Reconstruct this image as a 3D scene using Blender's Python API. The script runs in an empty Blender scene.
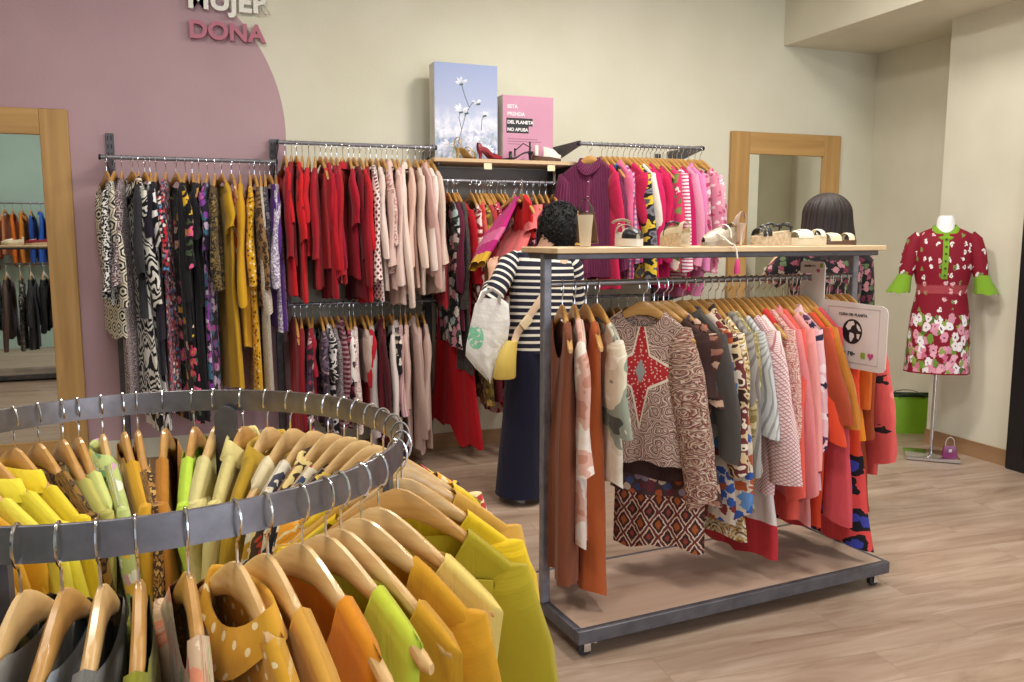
import bpy, math, random
from math import sin, cos, pi, radians, sqrt, atan2
from mathutils import Vector, Matrix, Euler

C = bpy.context.scene.collection
SC = bpy.context.scene
rnd = random.Random(7)

# ------------------------------------------------------------------ camera, world, lights, exposure
cd = bpy.data.cameras.new('camera'); cam = bpy.data.objects.new('camera', cd); C.objects.link(cam)
cam.location = (0, 0, 1.55)
cam.rotation_euler = (radians(90) - math.atan(106 / 835), 0, radians(-20))
cd.sensor_width = 36; cd.lens = 835 / 1024 * 36; cd.clip_start = .05
SC.camera = cam
w = bpy.data.worlds.new('world'); SC.world = w; w.use_nodes = True
w.node_tree.nodes['Background'].inputs[0].default_value = (.80, .90, 1.0, 1)
w.node_tree.nodes['Background'].inputs[1].default_value = .9


def area(name, loc, size, power, col=(1, .95, .87), rot=(0, 0, 0), sy=None, spread=pi):
    l = bpy.data.lights.new(name, 'AREA'); l.energy = power; l.color = col; l.size = size; l.spread = spread
    if sy: l.shape = 'RECTANGLE'; l.size_y = sy
    o = bpy.data.objects.new(name, l); C.objects.link(o); o.location = loc; o.rotation_euler = rot
    return o


for i, (x, y, p) in enumerate([(-.6, 1.2, 46), (-.3, 3.7, 42), (1.7, 2.0, 62), (2.3, 3.95, 74), (3.6, 1.4, 50), (3.7, 3.6, 40), (-2.3, .1, 34)]):  # last entry is an added fill lamp brightening the mirrored sea-green wall
    area('ceiling_and_fill_panel', (x, y, 3.56), .45, p)
area('shopfront_daylight', (3.2, -3.7, 1.7), 4.0, 190, (.80, .88, 1.0), (radians(82), 0, radians(8)), 2.6)
SC.view_settings.view_transform = 'Standard'
SC.view_settings.look = 'None'
SC.view_settings.gamma = 1
SC.view_settings.use_curve_mapping = False
SC.view_settings.exposure = -.46

# ------------------------------------------------------------------ material helpers


def hx(s):
    r = [int(s[i:i + 2], 16) / 255 for i in (0, 2, 4)]
    return tuple((c / 12.92 if c <= .04045 else ((c + .055) / 1.055) ** 2.4) for c in r) + (1,)


def nd(nt, t, ins=None, **kw):
    n = nt.nodes.new('ShaderNode' + t)
    for k, v in kw.items(): setattr(n, k, v)
    for k, v in (ins or {}).items():
        s = n.inputs[k]
        if isinstance(v, bpy.types.NodeSocket): nt.links.new(v, s)
        else: s.default_value = v
    return n


def mth(nt, op, a, b=0.0, c=0.0):
    return nd(nt, 'Math', {0: a, 1: b, 2: c}, operation=op).outputs[0]


def mix(nt, f, a, b):
    n = nd(nt, 'Mix', {0: f, 6: a, 7: b}, data_type='RGBA')
    return n.outputs[2]


def ramp(nt, f, stops, const=True):
    n = nd(nt, 'ValToRGB', {0: f}); r = n.color_ramp
    r.interpolation = 'CONSTANT' if const else 'LINEAR'
    while len(r.elements) < len(stops): r.elements.new(1)
    for e, (p, c) in zip(r.elements, stops): e.position = p; e.color = hx(c) if isinstance(c, str) else c
    return n.outputs[0]


def even(cols):
    return [(i / len(cols), c) for i, c in enumerate(cols)]


def newmat(name, rough=.6, metal=0.0):
    m = bpy.data.materials.new(name); m.use_nodes = True
    nt = m.node_tree; b = nt.nodes['Principled BSDF']
    b.inputs['Roughness'].default_value = rough; b.inputs['Metallic'].default_value = metal
    return m, nt, b


def plain(name, col, rough=.6, metal=0.0, var=.06, sc=6, bump=0):
    if name in bpy.data.materials: return bpy.data.materials[name]
    m, nt, b = newmat(name, rough, metal)
    tc = nd(nt, 'TexCoord').outputs['Object']
    n = nd(nt, 'TexNoise', {'Vector': tc, 'Scale': sc, 'Detail': 3.0}).outputs[0]
    c = hx(col)
    d = tuple(x * (1 - var * 2) for x in c[:3]) + (1,); l = tuple(min(1, x * (1 + var * 2)) for x in c[:3]) + (1,)
    nt.links.new(ramp(nt, n, [(.3, d), (.7, l)], False), b.inputs['Base Color'])
    if bump:
        bp = nd(nt, 'Bump', {'Strength': bump, 'Distance': .01, 'Height': nd(nt, 'TexNoise', {'Vector': tc, 'Scale': sc * 12}).outputs[0]})
        nt.links.new(bp.outputs[0], b.inputs['Normal'])
    return m


def wood(name, c1, c2, rough=.45, axis=0, sc=1.0, coat=0):
    if name in bpy.data.materials: return bpy.data.materials[name]
    m, nt, b = newmat(name, rough)
    tc = nd(nt, 'TexCoord').outputs['Object']
    s = [26 * sc] * 3; s[axis] = 1.6 * sc
    mp = nd(nt, 'Mapping', {'Vector': tc, 'Scale': s}).outputs[0]
    n = nd(nt, 'TexNoise', {'Vector': mp, 'Scale': 1.0, 'Detail': 5.0, 'Distortion': .6}).outputs[0]
    nt.links.new(ramp(nt, n, [(.3, c1), (.72, c2)], False), b.inputs['Base Color'])
    if coat: b.inputs['Coat Weight'].default_value = coat; b.inputs['Coat Roughness'].default_value = .15
    return m


# ---- cloth: every print is a node graph in metres of cloth (UV)
_mc = {}


def cloth(kind, *a, rough=.85, sheen=.25, wr=.5):
    key = repr((kind, a, rough, wr))
    if key in _mc: return _mc[key]
    m, nt, b = newmat('cloth_' + kind, rough)
    uv = nd(nt, 'TexCoord').outputs['UV']
    big = nd(nt, 'TexNoise', {'Vector': uv, 'Scale': 9.0, 'Detail': 3.0}).outputs[0]

    def warp(k, amt):
        n = nd(nt, 'TexNoise', {'Vector': uv, 'Scale': k, 'Detail': 2.0}).outputs['Color']
        s = nd(nt, 'VectorMath', {0: n, 1: (.5, .5, .5)}, operation='SUBTRACT').outputs[0]
        s = nd(nt, 'VectorMath', {0: s, 3: amt}, operation='SCALE').outputs[0]
        return nd(nt, 'VectorMath', {0: uv, 1: s}, operation='ADD').outputs[0]

    def vor(v, sc, rn=1.0, f='F1', off=0.0):
        if off: v = nd(nt, 'VectorMath', {0: v, 1: (off, off * .7, 0)}, operation='ADD').outputs[0]
        return nd(nt, 'TexVoronoi', {'Vector': v, 'Scale': sc, 'Randomness': rn}, voronoi_dimensions='2D', feature=f)

    def sep(col): return nd(nt, 'SeparateColor', {0: col}).outputs
    sx = nd(nt, 'SeparateXYZ', {0: uv}).outputs
    if kind == 'solid':
        col = nd(nt, 'RGB').outputs[0]; col.default_value = hx(a[0])
    elif kind == 'floral':       # base, petals, scale, density, radius, centre, leaf
        base, cols, sc, dens, r, cen, leaf = (list(a) + [None] * 7)[:7]
        sc = sc or 16; dens = dens or .75; r = r or .36
        wv = warp(sc * 2.2, .9 / sc)
        v = vor(wv, sc); s = sep(v.outputs['Color'])
        col = nd(nt, 'RGB').outputs[0]; col.default_value = hx(base)
        if leaf:
            v2 = vor(wv, sc * 1.35, off=3.1)
            mk = mth(nt, 'LESS_THAN', v2.outputs['Distance'], r * .8)
            mk = mth(nt, 'MULTIPLY', mk, mth(nt, 'LESS_THAN', sep(v2.outputs['Color'])[0], dens))
            col = mix(nt, mk, col, hx(leaf))
        on = mth(nt, 'LESS_THAN', s[1], dens)
        mk = mth(nt, 'MULTIPLY', mth(nt, 'LESS_THAN', v.outputs['Distance'], r), on)
        col = mix(nt, mk, col, ramp(nt, s[0], even(cols)))
        if cen:
            mk = mth(nt, 'MULTIPLY', mth(nt, 'LESS_THAN', v.outputs['Distance'], r * .36), on)
            col = mix(nt, mk, col, hx(cen))
    elif kind == 'dots':         # base, dot, scale, radius
        v = vor(uv, a[2], 0.0)
        col = mix(nt, mth(nt, 'LESS_THAN', v.outputs['Distance'], a[3]), hx(a[0]), hx(a[1]))
    elif kind == 'leopard':      # base, ring, heart, scale, r
        v = vor(warp(a[3] * 2, .8 / a[3]), a[3]); r = a[4]
        col = mix(nt, mth(nt, 'LESS_THAN', v.outputs['Distance'], r), hx(a[0]), hx(a[1]))
        col = mix(nt, mth(nt, 'LESS_THAN', v.outputs['Distance'], r * .55), col, hx(a[2]))
    elif kind == 'stripes':      # base, stripe, period, axis, duty
        t = mth(nt, 'FRACT', mth(nt, 'DIVIDE', mth(nt, 'ADD', sx[a[3]], 10.0), a[2]))
        col = mix(nt, mth(nt, 'LESS_THAN', t, a[4]), hx(a[0]), hx(a[1]))
    elif kind == 'zebra':        # a, b, freq across, warp
        n = nd(nt, 'TexNoise', {'Vector': nd(nt, 'Mapping', {'Vector': uv, 'Scale': (a[2] * .16, a[2] * .06, 1)}).outputs[0], 'Scale': 1.0, 'Detail': 1.0, 'Distortion': .4}).outputs[0]
        ph = mth(nt, 'ADD', mth(nt, 'MULTIPLY', sx[1], a[2]), mth(nt, 'MULTIPLY', n, a[3]))
        col = mix(nt, mth(nt, 'GREATER_THAN', mth(nt, 'SINE', ph), 0.0), hx(a[0]), hx(a[1]))
    elif kind == 'lattice':      # base, line, period, duty
        p = mth(nt, 'DIVIDE', mth(nt, 'ADD', sx[0], sx[1]), a[2]); q = mth(nt, 'DIVIDE', mth(nt, 'SUBTRACT', sx[0], sx[1]), a[2])
        t = mth(nt, 'MAXIMUM', mth(nt, 'ABSOLUTE', mth(nt, 'SUBTRACT', mth(nt, 'FRACT', mth(nt, 'ADD', p, 20.0)), .5)),
                mth(nt, 'ABSOLUTE', mth(nt, 'SUBTRACT', mth(nt, 'FRACT', mth(nt, 'ADD', q, 20.0)), .5)))
        col = mix(nt, mth(nt, 'LESS_THAN', t, a[3]), hx(a[1]), hx(a[0]))
    elif kind == 'hex':          # nested hexagon outlines: dark, light, cell width, rings
        px_, py_ = mth(nt, 'DIVIDE', mth(nt, 'ADD', sx[0], 11.0), a[2]), mth(nt, 'DIVIDE', mth(nt, 'ADD', sx[1], 11.0), a[2])

        def cell(ox, oy):
            u_ = mth(nt, 'ABSOLUTE', mth(nt, 'SUBTRACT', mth(nt, 'FRACT', mth(nt, 'ADD', px_, ox)), .5))
            v_ = mth(nt, 'ABSOLUTE', mth(nt, 'MULTIPLY', mth(nt, 'SUBTRACT', mth(nt, 'FRACT', mth(nt, 'ADD', mth(nt, 'DIVIDE', py_, 1.732), oy)), .5), 1.732))
            return mth(nt, 'MAXIMUM', u_, mth(nt, 'ADD', mth(nt, 'MULTIPLY', u_, .5), mth(nt, 'MULTIPLY', v_, .866)))
        t = mth(nt, 'FRACT', mth(nt, 'MULTIPLY', mth(nt, 'MINIMUM', cell(0.0, 0.0), cell(.5, .5)), a[3]))
        col = mix(nt, mth(nt, 'LESS_THAN', t, .5), hx(a[1]), hx(a[0]))
    elif kind == 'multi':        # colours, scale, detail
        n = nd(nt, 'TexNoise', {'Vector': warp(a[1] * .7, .5 / a[1]), 'Scale': a[1], 'Detail': a[2]}).outputs[0]
        k = a[0]
        col = ramp(nt, n, [(.0, k[0])] + [(.34 + .34 * i / max(1, len(k) - 1), c) for i, c in enumerate(k[1:])])
    elif kind == 'paisley':      # colours, scale, rings
        v = vor(warp(a[1] * 1.5, .5 / a[1]), a[1])
        t = mth(nt, 'FRACT', mth(nt, 'ADD', mth(nt, 'MULTIPLY', v.outputs['Distance'], a[2]), sep(v.outputs['Color'])[0]))
        c1 = ramp(nt, t, even(a[0]))
        v2 = vor(uv, a[1] * 4)
        col = mix(nt, mth(nt, 'LESS_THAN', v2.outputs['Distance'], .28), c1, ramp(nt, sep(v2.outputs['Color'])[1], even(a[0][::-1])))
    elif kind == 'check':        # base, line1, line2, period
        p = mth(nt, 'FRACT', mth(nt, 'DIVIDE', mth(nt, 'ADD', sx[0], 10.0), a[3])); q = mth(nt, 'FRACT', mth(nt, 'DIVIDE', mth(nt, 'ADD', sx[1], 10.0), a[3]))
        col = mix(nt, mth(nt, 'LESS_THAN', p, .45), hx(a[0]), hx(a[1]))
        col = mix(nt, mth(nt, 'MULTIPLY', mth(nt, 'LESS_THAN', q, .45), .6), col, hx(a[2]))
    elif kind == 'bands':        # colour bands down the cloth: [(height from top, colour)...] over a total length
        L = a[1]
        col = ramp(nt, mth(nt, 'DIVIDE', mth(nt, 'MULTIPLY', sx[1], -1.0), L), [(p / L, c) for p, c in a[0]])
    # yarn-dye variation, wrinkles and weave
    col = mix(nt, mth(nt, 'MULTIPLY', big, .16), col, nd(nt, 'HueSaturation', {'Value': .6, 'Color': col}).outputs[0])
    nt.links.new(col, b.inputs['Base Color'])
    wn = nd(nt, 'TexNoise', {'Vector': nd(nt, 'Mapping', {'Vector': uv, 'Scale': (30, 7, 1)}).outputs[0], 'Scale': 1.0, 'Detail': 3.0, 'Distortion': .5}).outputs[0]
    bp = nd(nt, 'Bump', {'Strength': wr, 'Distance': .012, 'Height': wn})
    nt.links.new(bp.outputs[0], b.inputs['Normal'])
    b.inputs['Sheen Weight'].default_value = sheen * .4
    b.inputs['Specular IOR Level'].default_value = .25
    _mc[key] = m
    return m


def S(c, **k): return cloth('solid', c, **k)
def FL(*a, **k): return cloth('floral', *a, **k)


# ------------------------------------------------------------------ mesh builder
class MB:
    def __init__(s): s.v = []; s.uv = []; s.f = []

    def p(s, co, uv=(0, 0)):
        s.v.append(tuple(co)); s.uv.append(uv); return len(s.v) - 1

    def box(s, c, d, R=None, bev=0):
        x, y, z = [k / 2 for k in d]
        c = Vector(c)
        if not bev:
            q = [(-x, -y, -z), (x, -y, -z), (x, y, -z), (-x, y, -z), (-x, -y, z), (x, -y, z), (x, y, z), (-x, y, z)]
            fs = [(0, 3, 2, 1), (4, 5, 6, 7), (0, 1, 5, 4), (1, 2, 6, 5), (2, 3, 7, 6), (3, 0, 4, 7)]
            n = len(s.v)
            for k in q: s.p(c + (R @ Vector(k) if R else Vector(k)))
            for k in fs: s.f.append(tuple(n + i for i in k))
        else:
            b = bev
            def loop(ix, iy, zz): return [(-ix, -iy + b, zz), (-ix + b, -iy, zz), (ix - b, -iy, zz), (ix, -iy + b, zz), (ix, iy - b, zz), (ix - b, iy, zz), (-ix + b, iy, zz), (-ix, iy - b, zz)]
            L = [loop(x - b, y - b, -z), loop(x, y, -z + b), loop(x, y, z - b), loop(x - b, y - b, z)]
            s.loft([[c + (R @ Vector(k) if R else Vector(k)) for k in l] for l in L])
        return s

    def loft(s, rings, cap=True, uvs=None, closed=True):
        n = len(s.v); N = len(rings[0])
        for i, r in enumerate(rings):
            for j, k in enumerate(r): s.p(k, uvs[i][j] if uvs else (0, 0))
        J = N if closed else N - 1
        for i in range(len(rings) - 1):
            for j in range(J):
                a = n + i * N + j; b_ = n + i * N + (j + 1) % N
                s.f.append((a, b_, b_ + N, a + N))
        if cap and closed:
            s.f.append(tuple(n + j for j in range(N))[::-1]); m = n + (len(rings) - 1) * N
            s.f.append(tuple(m + j for j in range(N)))
        return s

    def sweep(s, pts, rad, side=None, N=12, cap=True, uvseam=False, sq=1.0):
        """tube along pts; rad per point: r or (r along side, r across)"""
        pts = [Vector(k) for k in pts]; rings = []; uvs = []; L = 0
        if not isinstance(rad, (list,)): rad = [rad] * len(pts)
        prev = None
        for i, p in enumerate(pts):
            t = (pts[min(i + 1, len(pts) - 1)] - pts[max(i - 1, 0)]).normalized()
            if side is not None: a = Vector(side)
            else: a = prev if prev is not None else (Vector((0, 0, 1)) if abs(t.z) < .9 else Vector((1, 0, 0)))
            a = (a - t * a.dot(t)).normalized(); prev = a; bb = t.cross(a)
            r = rad[i]; rx, ry = r if isinstance(r, tuple) else (r, r)
            if i: L += (p - pts[i - 1]).length
            ring = []; ru = []
            for j in range(N + (1 if uvseam else 0)):
                th = 2 * pi * j / N
                cx, sy = cos(th), sin(th)
                if sq != 1: cx = math.copysign(abs(cx) ** sq, cx); sy = math.copysign(abs(sy) ** sq, sy)
                ring.append(p + a * (rx * cx) + bb * (ry * sy)); ru.append((j / N * pi * (rx + ry), -L))
            rings.append(ring); uvs.append(ru)
        s.loft(rings, cap and not uvseam, uvs, closed=not uvseam)
        return s

    def lathe(s, prof, N=20, c=(0, 0, 0), sx=1, sy=1):
        c = Vector(c)
        s.loft([[c + Vector((r * cos(2 * pi * j / N) * sx, r * sin(2 * pi * j / N) * sy, z)) for j in range(N)] for r, z in prof])
        return s

    def prism(s, poly, h, M=None):
        """poly in XY extruded in Z by h, M places it"""
        M = M or Matrix()
        s.loft([[M @ Vector((x, y, 0)) for x, y in poly], [M @ Vector((x, y, h)) for x, y in poly]])
        return s

    def grid(s, rows, uvs=None):
        s.loft(rows, False, uvs, closed=False); return s

    def build(s, name, mat, parent=None, smooth=True, sub=0, solid=0, auto=True, loc=None, rot=None):
        me = bpy.data.meshes.new(name); me.from_pydata(s.v, [], s.f); me.update()
        ul = me.uv_layers.new(name='UV')
        idx = [l.vertex_index for l in me.loops]
        ul.data.foreach_set('uv', [c for i in idx for c in s.uv[i]])
        if smooth:
            me.polygons.foreach_set('use_smooth', [True] * len(me.polygons))
            if auto: me.set_sharp_from_angle(angle=radians(42))
        me.materials.append(mat)
        o = bpy.data.objects.new(name, me); C.objects.link(o)
        if parent: o.parent = parent
        if loc: o.location = loc
        if rot: o.rotation_euler = rot
        if solid:
            md = o.modifiers.new('thickness', 'SOLIDIFY'); md.thickness = solid; md.offset = 0
        if sub:
            md = o.modifiers.new('smooth', 'SUBSURF'); md.levels = sub; md.render_levels = sub
        return o


def tag(o, label, cat, group=None, kind=None):
    o['label'] = label; o['category'] = cat
    if group: o['group'] = group
    if kind: o['kind'] = kind
    return o


def thing(name, label, cat, loc=(0, 0, 0), rz=0.0, group=None):
    o = bpy.data.objects.new(name, None); C.objects.link(o); o.empty_display_size = .1
    o.location = loc; o.rotation_euler = (0, 0, rz)
    return tag(o, label, cat, group)


def struct(name, mb, m, smooth=False):
    o = mb.build(name, m, smooth=smooth); o['kind'] = 'structure'; return o


def path_arc(c, rx, rz, a0, a1, n, y=0.0):
    return [(c[0] + rx * cos(radians(a0 + (a1 - a0) * i / n)), y, c[1] + rz * sin(radians(a0 + (a1 - a0) * i / n))) for i in range(n + 1)]


# ------------------------------------------------------------------ shared materials
M_steel = plain('gunmetal', '807f86', .45, .55, .12, 20)
M_dark = plain('dark_steel', '5e5d64', .45, .5, .1, 20)
M_black = plain('black_metal', '17171a', .45, .3)
M_chrome = plain('chrome', 'd8d8da', .16, 1.0, .03)
M_ring = plain('brushed_ring', '86848a', .30, .85, .08, 30)
M_hang = wood('hanger_wood', 'b07f3f', 'cf9f5c', .36, 0, 1.2, .35)
M_hang2 = wood('hanger_wood_pale', 'c79a5c', 'e2bf86', .36, 0, 1.2, .35)
M_oak = wood('oak_frame', 'a9814a', 'c39a5f', .5, 2, .7)
M_oakh = wood('oak_frame_across', 'a9814a', 'c39a5f', .5, 0, .7)
M_shelf = wood('shelf_wood', 'c3a47c', 'd8bd97', .5, 0, .5)
M_white = plain('white_plastic', 'e9e7e3', .4, 0, .02)

# ------------------------------------------------------------------ the room
YW, XR = 5.8, 5.02


def wall_paint():
    m, nt, b = newmat('painted_wall', .85)
    tc = nd(nt, 'TexCoord').outputs['Object']
    x, y, z = nd(nt, 'SeparateXYZ', {0: tc}).outputs
    # the dusty pink arch painted on the plaster
    dx = mth(nt, 'ADD', x, .575); dz = mth(nt, 'MAXIMUM', mth(nt, 'SUBTRACT', z, 2.2), 0.0)
    d = mth(nt, 'SQRT', mth(nt, 'ADD', mth(nt, 'MULTIPLY', dx, dx), mth(nt, 'MULTIPLY', dz, dz)))
    inside = mth(nt, 'MULTIPLY', mth(nt, 'LESS_THAN', d, 1.1), mth(nt, 'GREATER_THAN', z, .24))
    n = nd(nt, 'TexNoise', {'Vector': tc, 'Scale': 1.7, 'Detail': 5.0}).outputs[0]
    cream = ramp(nt, n, [(.3, 'd3d0bb'), (.7, 'dcd9c7')], False)
    pink = ramp(nt, n, [(.3, 'b1929a'), (.7, 'ba9ca3')], False)
    nt.links.new(mix(nt, inside, cream, pink), b.inputs['Base Color'])
    bp = nd(nt, 'Bump', {'Strength': .12, 'Distance': .01, 'Height': nd(nt, 'TexNoise', {'Vector': tc, 'Scale': 60.0, 'Detail': 4.0}).outputs[0]})
    nt.links.new(bp.outputs[0], b.inputs['Normal'])
    return m


def floor_mat():
    m, nt, b = newmat('oak_laminate', .36)
    tc = nd(nt, 'TexCoord').outputs['Object']
    br = nd(nt, 'TexBrick', {'Vector': nd(nt, 'Mapping', {'Vector': tc, 'Rotation': (0, 0, radians(4))}).outputs[0], 'Color1': (.2, .2, .2, 1), 'Color2': (.8, .8, .8, 1), 'Mortar': (0, 0, 0, 1), 'Scale': 1.0, 'Mortar Size': .0012, 'Brick Width': 1.3, 'Row Height': .19}, offset=.37)
    off = nd(nt, 'VectorMath', {0: br.outputs[0], 3: 7.0}, operation='SCALE').outputs[0]
    v = nd(nt, 'VectorMath', {0: tc, 1: off}, operation='ADD').outputs[0]
    g = nd(nt, 'TexNoise', {'Vector': nd(nt, 'Mapping', {'Vector': v, 'Scale': (1.3, 9, 1)}).outputs[0], 'Scale': 1.0, 'Detail': 6.0, 'Distortion': 1.2, 'Roughness': .6}).outputs[0]
    g2 = nd(nt, 'TexNoise', {'Vector': nd(nt, 'Mapping', {'Vector': v, 'Scale': (3, 60, 1)}).outputs[0], 'Scale': 1.0, 'Detail': 3.0}).outputs[0]
    c = ramp(nt, g, [(.25, '826a58'), (.42, 'a28a77'), (.58, 'b39d8b'), (.75, 'c4b1a1')], False)
    c = mix(nt, mth(nt, 'MULTIPLY', g2, .3), c, hx('8d7463'))
    c = mix(nt, mth(nt, 'MULTIPLY', br.outputs['Fac'], .5), c, hx('6d5340'))
    nt.links.new(c, b.inputs['Base Color'])
    nt.links.new(mth(nt, 'ADD', mth(nt, 'MULTIPLY', g2, .15), .28), b.inputs['Roughness'])
    return m


M_wall = wall_paint()
M_plain_wall = plain('cream_wall', 'd8d4c1', .85, 0, .03, 2, .05)
M_teal = plain('sea_green_wall', 'a9c3bc', .85, 0, .03, 2)
M_ceil = plain('ceiling_white', 'd9d6cf', .9, 0, .02)
M_floor = floor_mat()
M_base = wood('baseboard_wood', '8d6b49', 'a98662', .5, 0, .5)
M_basey = wood('baseboard_wood_side', '8d6b49', 'a98662', .5, 1, .5)

struct('floor', MB().box((.2, .9, -.05), (10.6, 10.2, .1)), M_floor)
struct('ceiling', MB().box((.2, .9, 3.66), (10.6, 10.2, .1)), M_ceil)
struct('wall_back', MB().box((.2, YW + .05, 1.8), (10.6, .1, 3.62)), M_wall)
struct('wall_right', MB().box((XR + .24, .35, 1.8), (.48, 8.7, 3.62)), M_plain_wall)
struct('wall_recess', MB().box((5.395 + .05, 5.25, 1.8), (.1, 1.1, 3.62)), M_plain_wall)
struct('trim_soffit', MB().box((4.98, 2.25, 3.36), (1.08, 7.1, .6)), M_plain_wall)
struct('wall_left', MB().box((-4.6, .9, 1.8), (.1, 10.2, 3.62)), M_plain_wall)
struct('wall_front', MB().box((-2.9, -1.55, 1.8), (3.4, .1, 3.62)), M_teal)
struct('baseboard_back', MB().box((.35, YW - .008, .055), (10.0, .016, .11)), M_base)
struct('baseboard_right', MB().box((XR - .008, 1.2, .055), (.016, 7.0, .11)), M_basey)
struct('baseboard_recess', MB().box((5.387, 5.25, .055), (.016, 1.08, .11)), M_basey)
dr = MB(); dr.box((XR - .03, 3.59, 1.05), (.06, .80, 2.1), None, .008)
door = struct('door_1', dr, plain('black_door', '18181b', .35))
MB().box((XR - .064, 3.55, 1.05), (.008, .62, 1.9)).build('door_panel', plain('black_panel', '0d0d10', .18), door, False)
MB().sweep([(XR - .08, 3.24, .95), (XR - .10, 3.24, .95), (XR - .10, 3.24, 1.15), (XR - .08, 3.24, 1.15)], .008).build('door_handle', M_chrome, door)


# ------------------------------------------------------------------ wooden hangers (body + chrome hook)
DROP = .145


def hz(x): return -DROP * ((min(abs(x), .24) ** 2 + .03 ** 2) ** .5 - .03) / .187


def hy(x): return -.014 * (x / .215) ** 2


def hanger_mesh():
    mb = MB(); rings = []
    for i in range(29):
        u = -1 + 2 * i / 28; x = .215 * math.copysign(abs(u) ** .9, u)
        h = .026 + .032 * max(0, 1 - abs(x) / .11)
        t = .0088 + .0016 * (abs(x) / .215)
        if i in (0, 28): h *= .6; t *= .6
        top = hz(x); y = hy(x)
        r = []
        for k in range(10):
            a = 2 * pi * k / 10
            cx, cz = cos(a), sin(a)
            cx = math.copysign(abs(cx) ** .75, cx); cz = math.copysign(abs(cz) ** .75, cz)
            r.append((x, y + t * cx, top - h / 2 + h / 2 * cz))
        rings.append(r)
    mb.loft(rings)
    return mb


def hook_mesh():
    pts = [(0, 0, -.012), (0, 0, .012), (0, 0, .026)] + path_arc((0, .062), .0185, .029, -80, 205, 20)
    return MB().sweep(pts,   .0022, side=(0, 1, 0), N=6)


_h0 = None


def hanger(label, loc, rz, group, pale=False, tilt=0.0):
    global _h0
    if _h0 is None:
        t = thing('clothes_hanger', '', 'hanger')
        hb = hanger_mesh().build('hanger_body', M_hang, t); hk = hook_mesh().build('hook', M_chrome, t)
        p2 = hb.data.copy(); p2.materials.clear(); p2.materials.append(M_hang2)
        _h0 = (t, hb, hk, p2); r, b = t, hb
    else:
        r = _h0[0].copy(); C.objects.link(r)
        b = _h0[1].copy(); b.parent = r; C.objects.link(b)
        k = _h0[2].copy(); k.parent = r; C.objects.link(k)
        b.data = _h0[1].data
    if pale: b.data = _h0[3]
    r.location = loc; r.rotation_euler = (0, tilt, rz)
    tag(r, label, 'hanger', group)
    return r


# ------------------------------------------------------------------ garments
KINDS = dict(
    top=dict(L=.60, sl=.20), blouse=dict(L=.64, sl=.50, cuff=.05), shirt=dict(L=.72, sl=.58, col=1, cuff=.045),
    dress=dict(L=1.0, sl=.20, W=.27, ww=.19, th=.030, wav=.014), tank=dict(L=.60, sl=0, ws=.165, nd=.13),
    cardigan=dict(L=.72, sl=.60, nd=.16), coat=dict(L=.98, sl=.62, th=.032, nd=.14), tunic=dict(L=.85, sl=.45, W=.25),
    slip_dress=dict(L=1.05, sl=0, ws=.17, W=.27, nd=.15, th=.03), skirt=dict(L=.62, sl=0, ws=.15, W=.24, nd=.0, nw=.01), trousers=dict(L=.9, sl=0, ws=.16, W=.15))
CATS = dict(slip_dress='dress', tunic='tunic', tank='top')


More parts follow.
